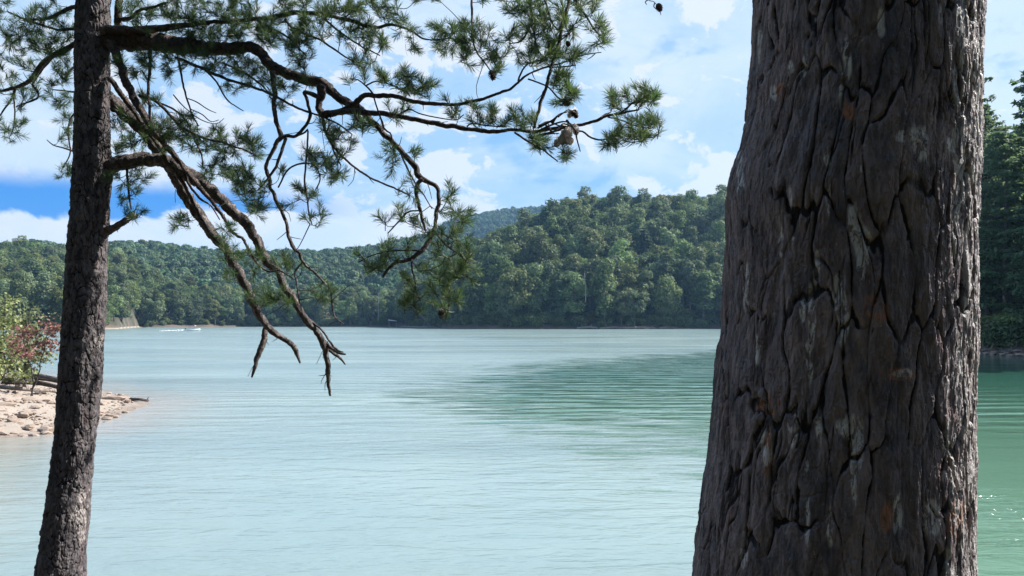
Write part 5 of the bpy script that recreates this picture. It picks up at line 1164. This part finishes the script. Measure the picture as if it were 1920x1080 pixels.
# tangle of dead twigs, cord and pale fluff caught where the long stick meets the bough
nb_ = P(1045, 240, o0 - .93); nest = empty('twig_tangle', nb_, 'snagged clump of dead twigs, pale cord and pinkish fluff on the reaching bough', 'twig tangle')
r = np.random.default_rng(12)
def nest_tube(nm, pts, r0, r1, m, sides=7, dj=0):
    c = resample(np.array([P(x, y, o0 - .93 + dd) - nb_ for x, y, dd in pts]), 16); V, q_, t_ = tube(c, np.linspace(r0, r1, 16), sides, .2, dj); b = Bag(); b.add(V, q_, t_); return link(nm, b.mesh(nm, [m], True), nest)
for j, pts in enumerate([[(1005, 248, 0), (1030, 236, -.03), (1058, 228, -.02), (1078, 236, .02)], [(1008, 240, .03), (1035, 226, 0), (1050, 214, -.04), (1072, 208, -.02)], [(1012, 254, -.02), (1040, 246, -.05), (1062, 240, -.02), (1082, 248, .03)],
        [(1035, 232, -.05), (1045, 218, -.05), (1060, 210, -.02)], [(1062, 225, -.04), (1078, 244, -.05), (1082, 262, -.03), (1088, 284, 0)], [(1000, 262, .02), (1022, 252, .04), (1048, 250, .03)], [(1020, 230, .05), (1034, 246, .03), (1052, 244, 0)], [(1010, 236, .02), (1030, 228, .04), (1050, 236, .05), (1068, 230, .04)]]):
    nest_tube('twig', pts, .0065, .003, M_TWIG if j % 2 else M_LIMB, 7, j)
for j, pts in enumerate([[(1028, 232, -.07), (1036, 248, -.08), (1048, 240, -.08), (1056, 232, -.08), (1072, 236, -.07)], [(1046, 220, -.06), (1056, 212, -.06), (1066, 206, -.05), (1080, 212, -.04)], [(1070, 232, -.07), (1078, 242, -.07), (1084, 250, -.05)]]):
    nest_tube('cord', pts, .004, .0035, M_SNAG, 6, j)
for j, (x, y, s_, sy, n_) in enumerate([(1058, 260, .036, 1.25, 16), (1079, 244, .020, 1.3, 8), (1074, 212, .020, .8, 8)]):
    b = Bag()
    for q__ in range(n_):
        c = P(x, y, o0 - .93) - nb_ + r.normal(size=3) * s_ * np.array([.55, .45, .6 * sy]); th, ph = np.meshgrid(np.linspace(0, math.pi, 24), np.linspace(0, 2 * math.pi, 36, endpoint=False), indexing='ij')
        rr = s_ * r.uniform(.35, .6) * (1 + 1.5 * (fbm(th * 2.6 + q__, np.abs(ph - math.pi) * 2.4 + j, 4, q__, .6) - .5)) * (1 + .3 * math.sin(q__ * 2.1)); V = np.stack([rr * np.sin(th) * np.cos(ph), rr * np.sin(th) * np.sin(ph), rr * 1.1 * np.cos(th)], -1).reshape(-1, 3) + c
        i_ = np.arange(864).reshape(24, 36); jj = np.roll(i_, -1, 1); b.add(V, np.stack([i_[:-1], i_[1:], jj[1:], jj[:-1]], -1).reshape(-1, 4))
    for q__ in range(90):
        c0 = P(x, y, o0 - .93) - nb_ + r.normal(size=3) * s_ * .6; d = r.normal(size=3); d /= np.linalg.norm(d); l = s_ * r.uniform(.5, 1.3); sdv = np.cross(d, r.normal(size=3)); sdv *= .0016 / np.linalg.norm(sdv)
        m_ = c0 + d * l * .6 + r.normal(size=3) * l * .2; e = m_ + d * l * .5 + np.array([0, 0, -.3]) * l
        b.add(np.array([c0 - sdv, c0 + sdv, m_ + sdv, m_ - sdv, e]), q=[(0, 1, 2, 3)], t=[(3, 2, 4)])
    link('fluff', b.mesh('fluff', [M_FLUFF], True), nest)

# ------------------------------------------------------------------ air
hz, n, out = mat('lake_air'); pv = n.n('ShaderNodeVolumePrincipled'); pv.inputs['Color'].default_value = (0.32, 0.62, 1.0, 1); pv.inputs['Density'].default_value = 0.00014; pv.inputs['Anisotropy'].default_value = 0.2
n.l.new(pv.outputs[0], out.inputs['Volume'])
lo = np.array([-3600., -3600, -4.0]); hi = np.array([3600., 3650, 330.0])
b = Bag(); b.add(lo + cube * (hi - lo), cq); link('haze', b.mesh('haze', [hz]), kind='stuff')
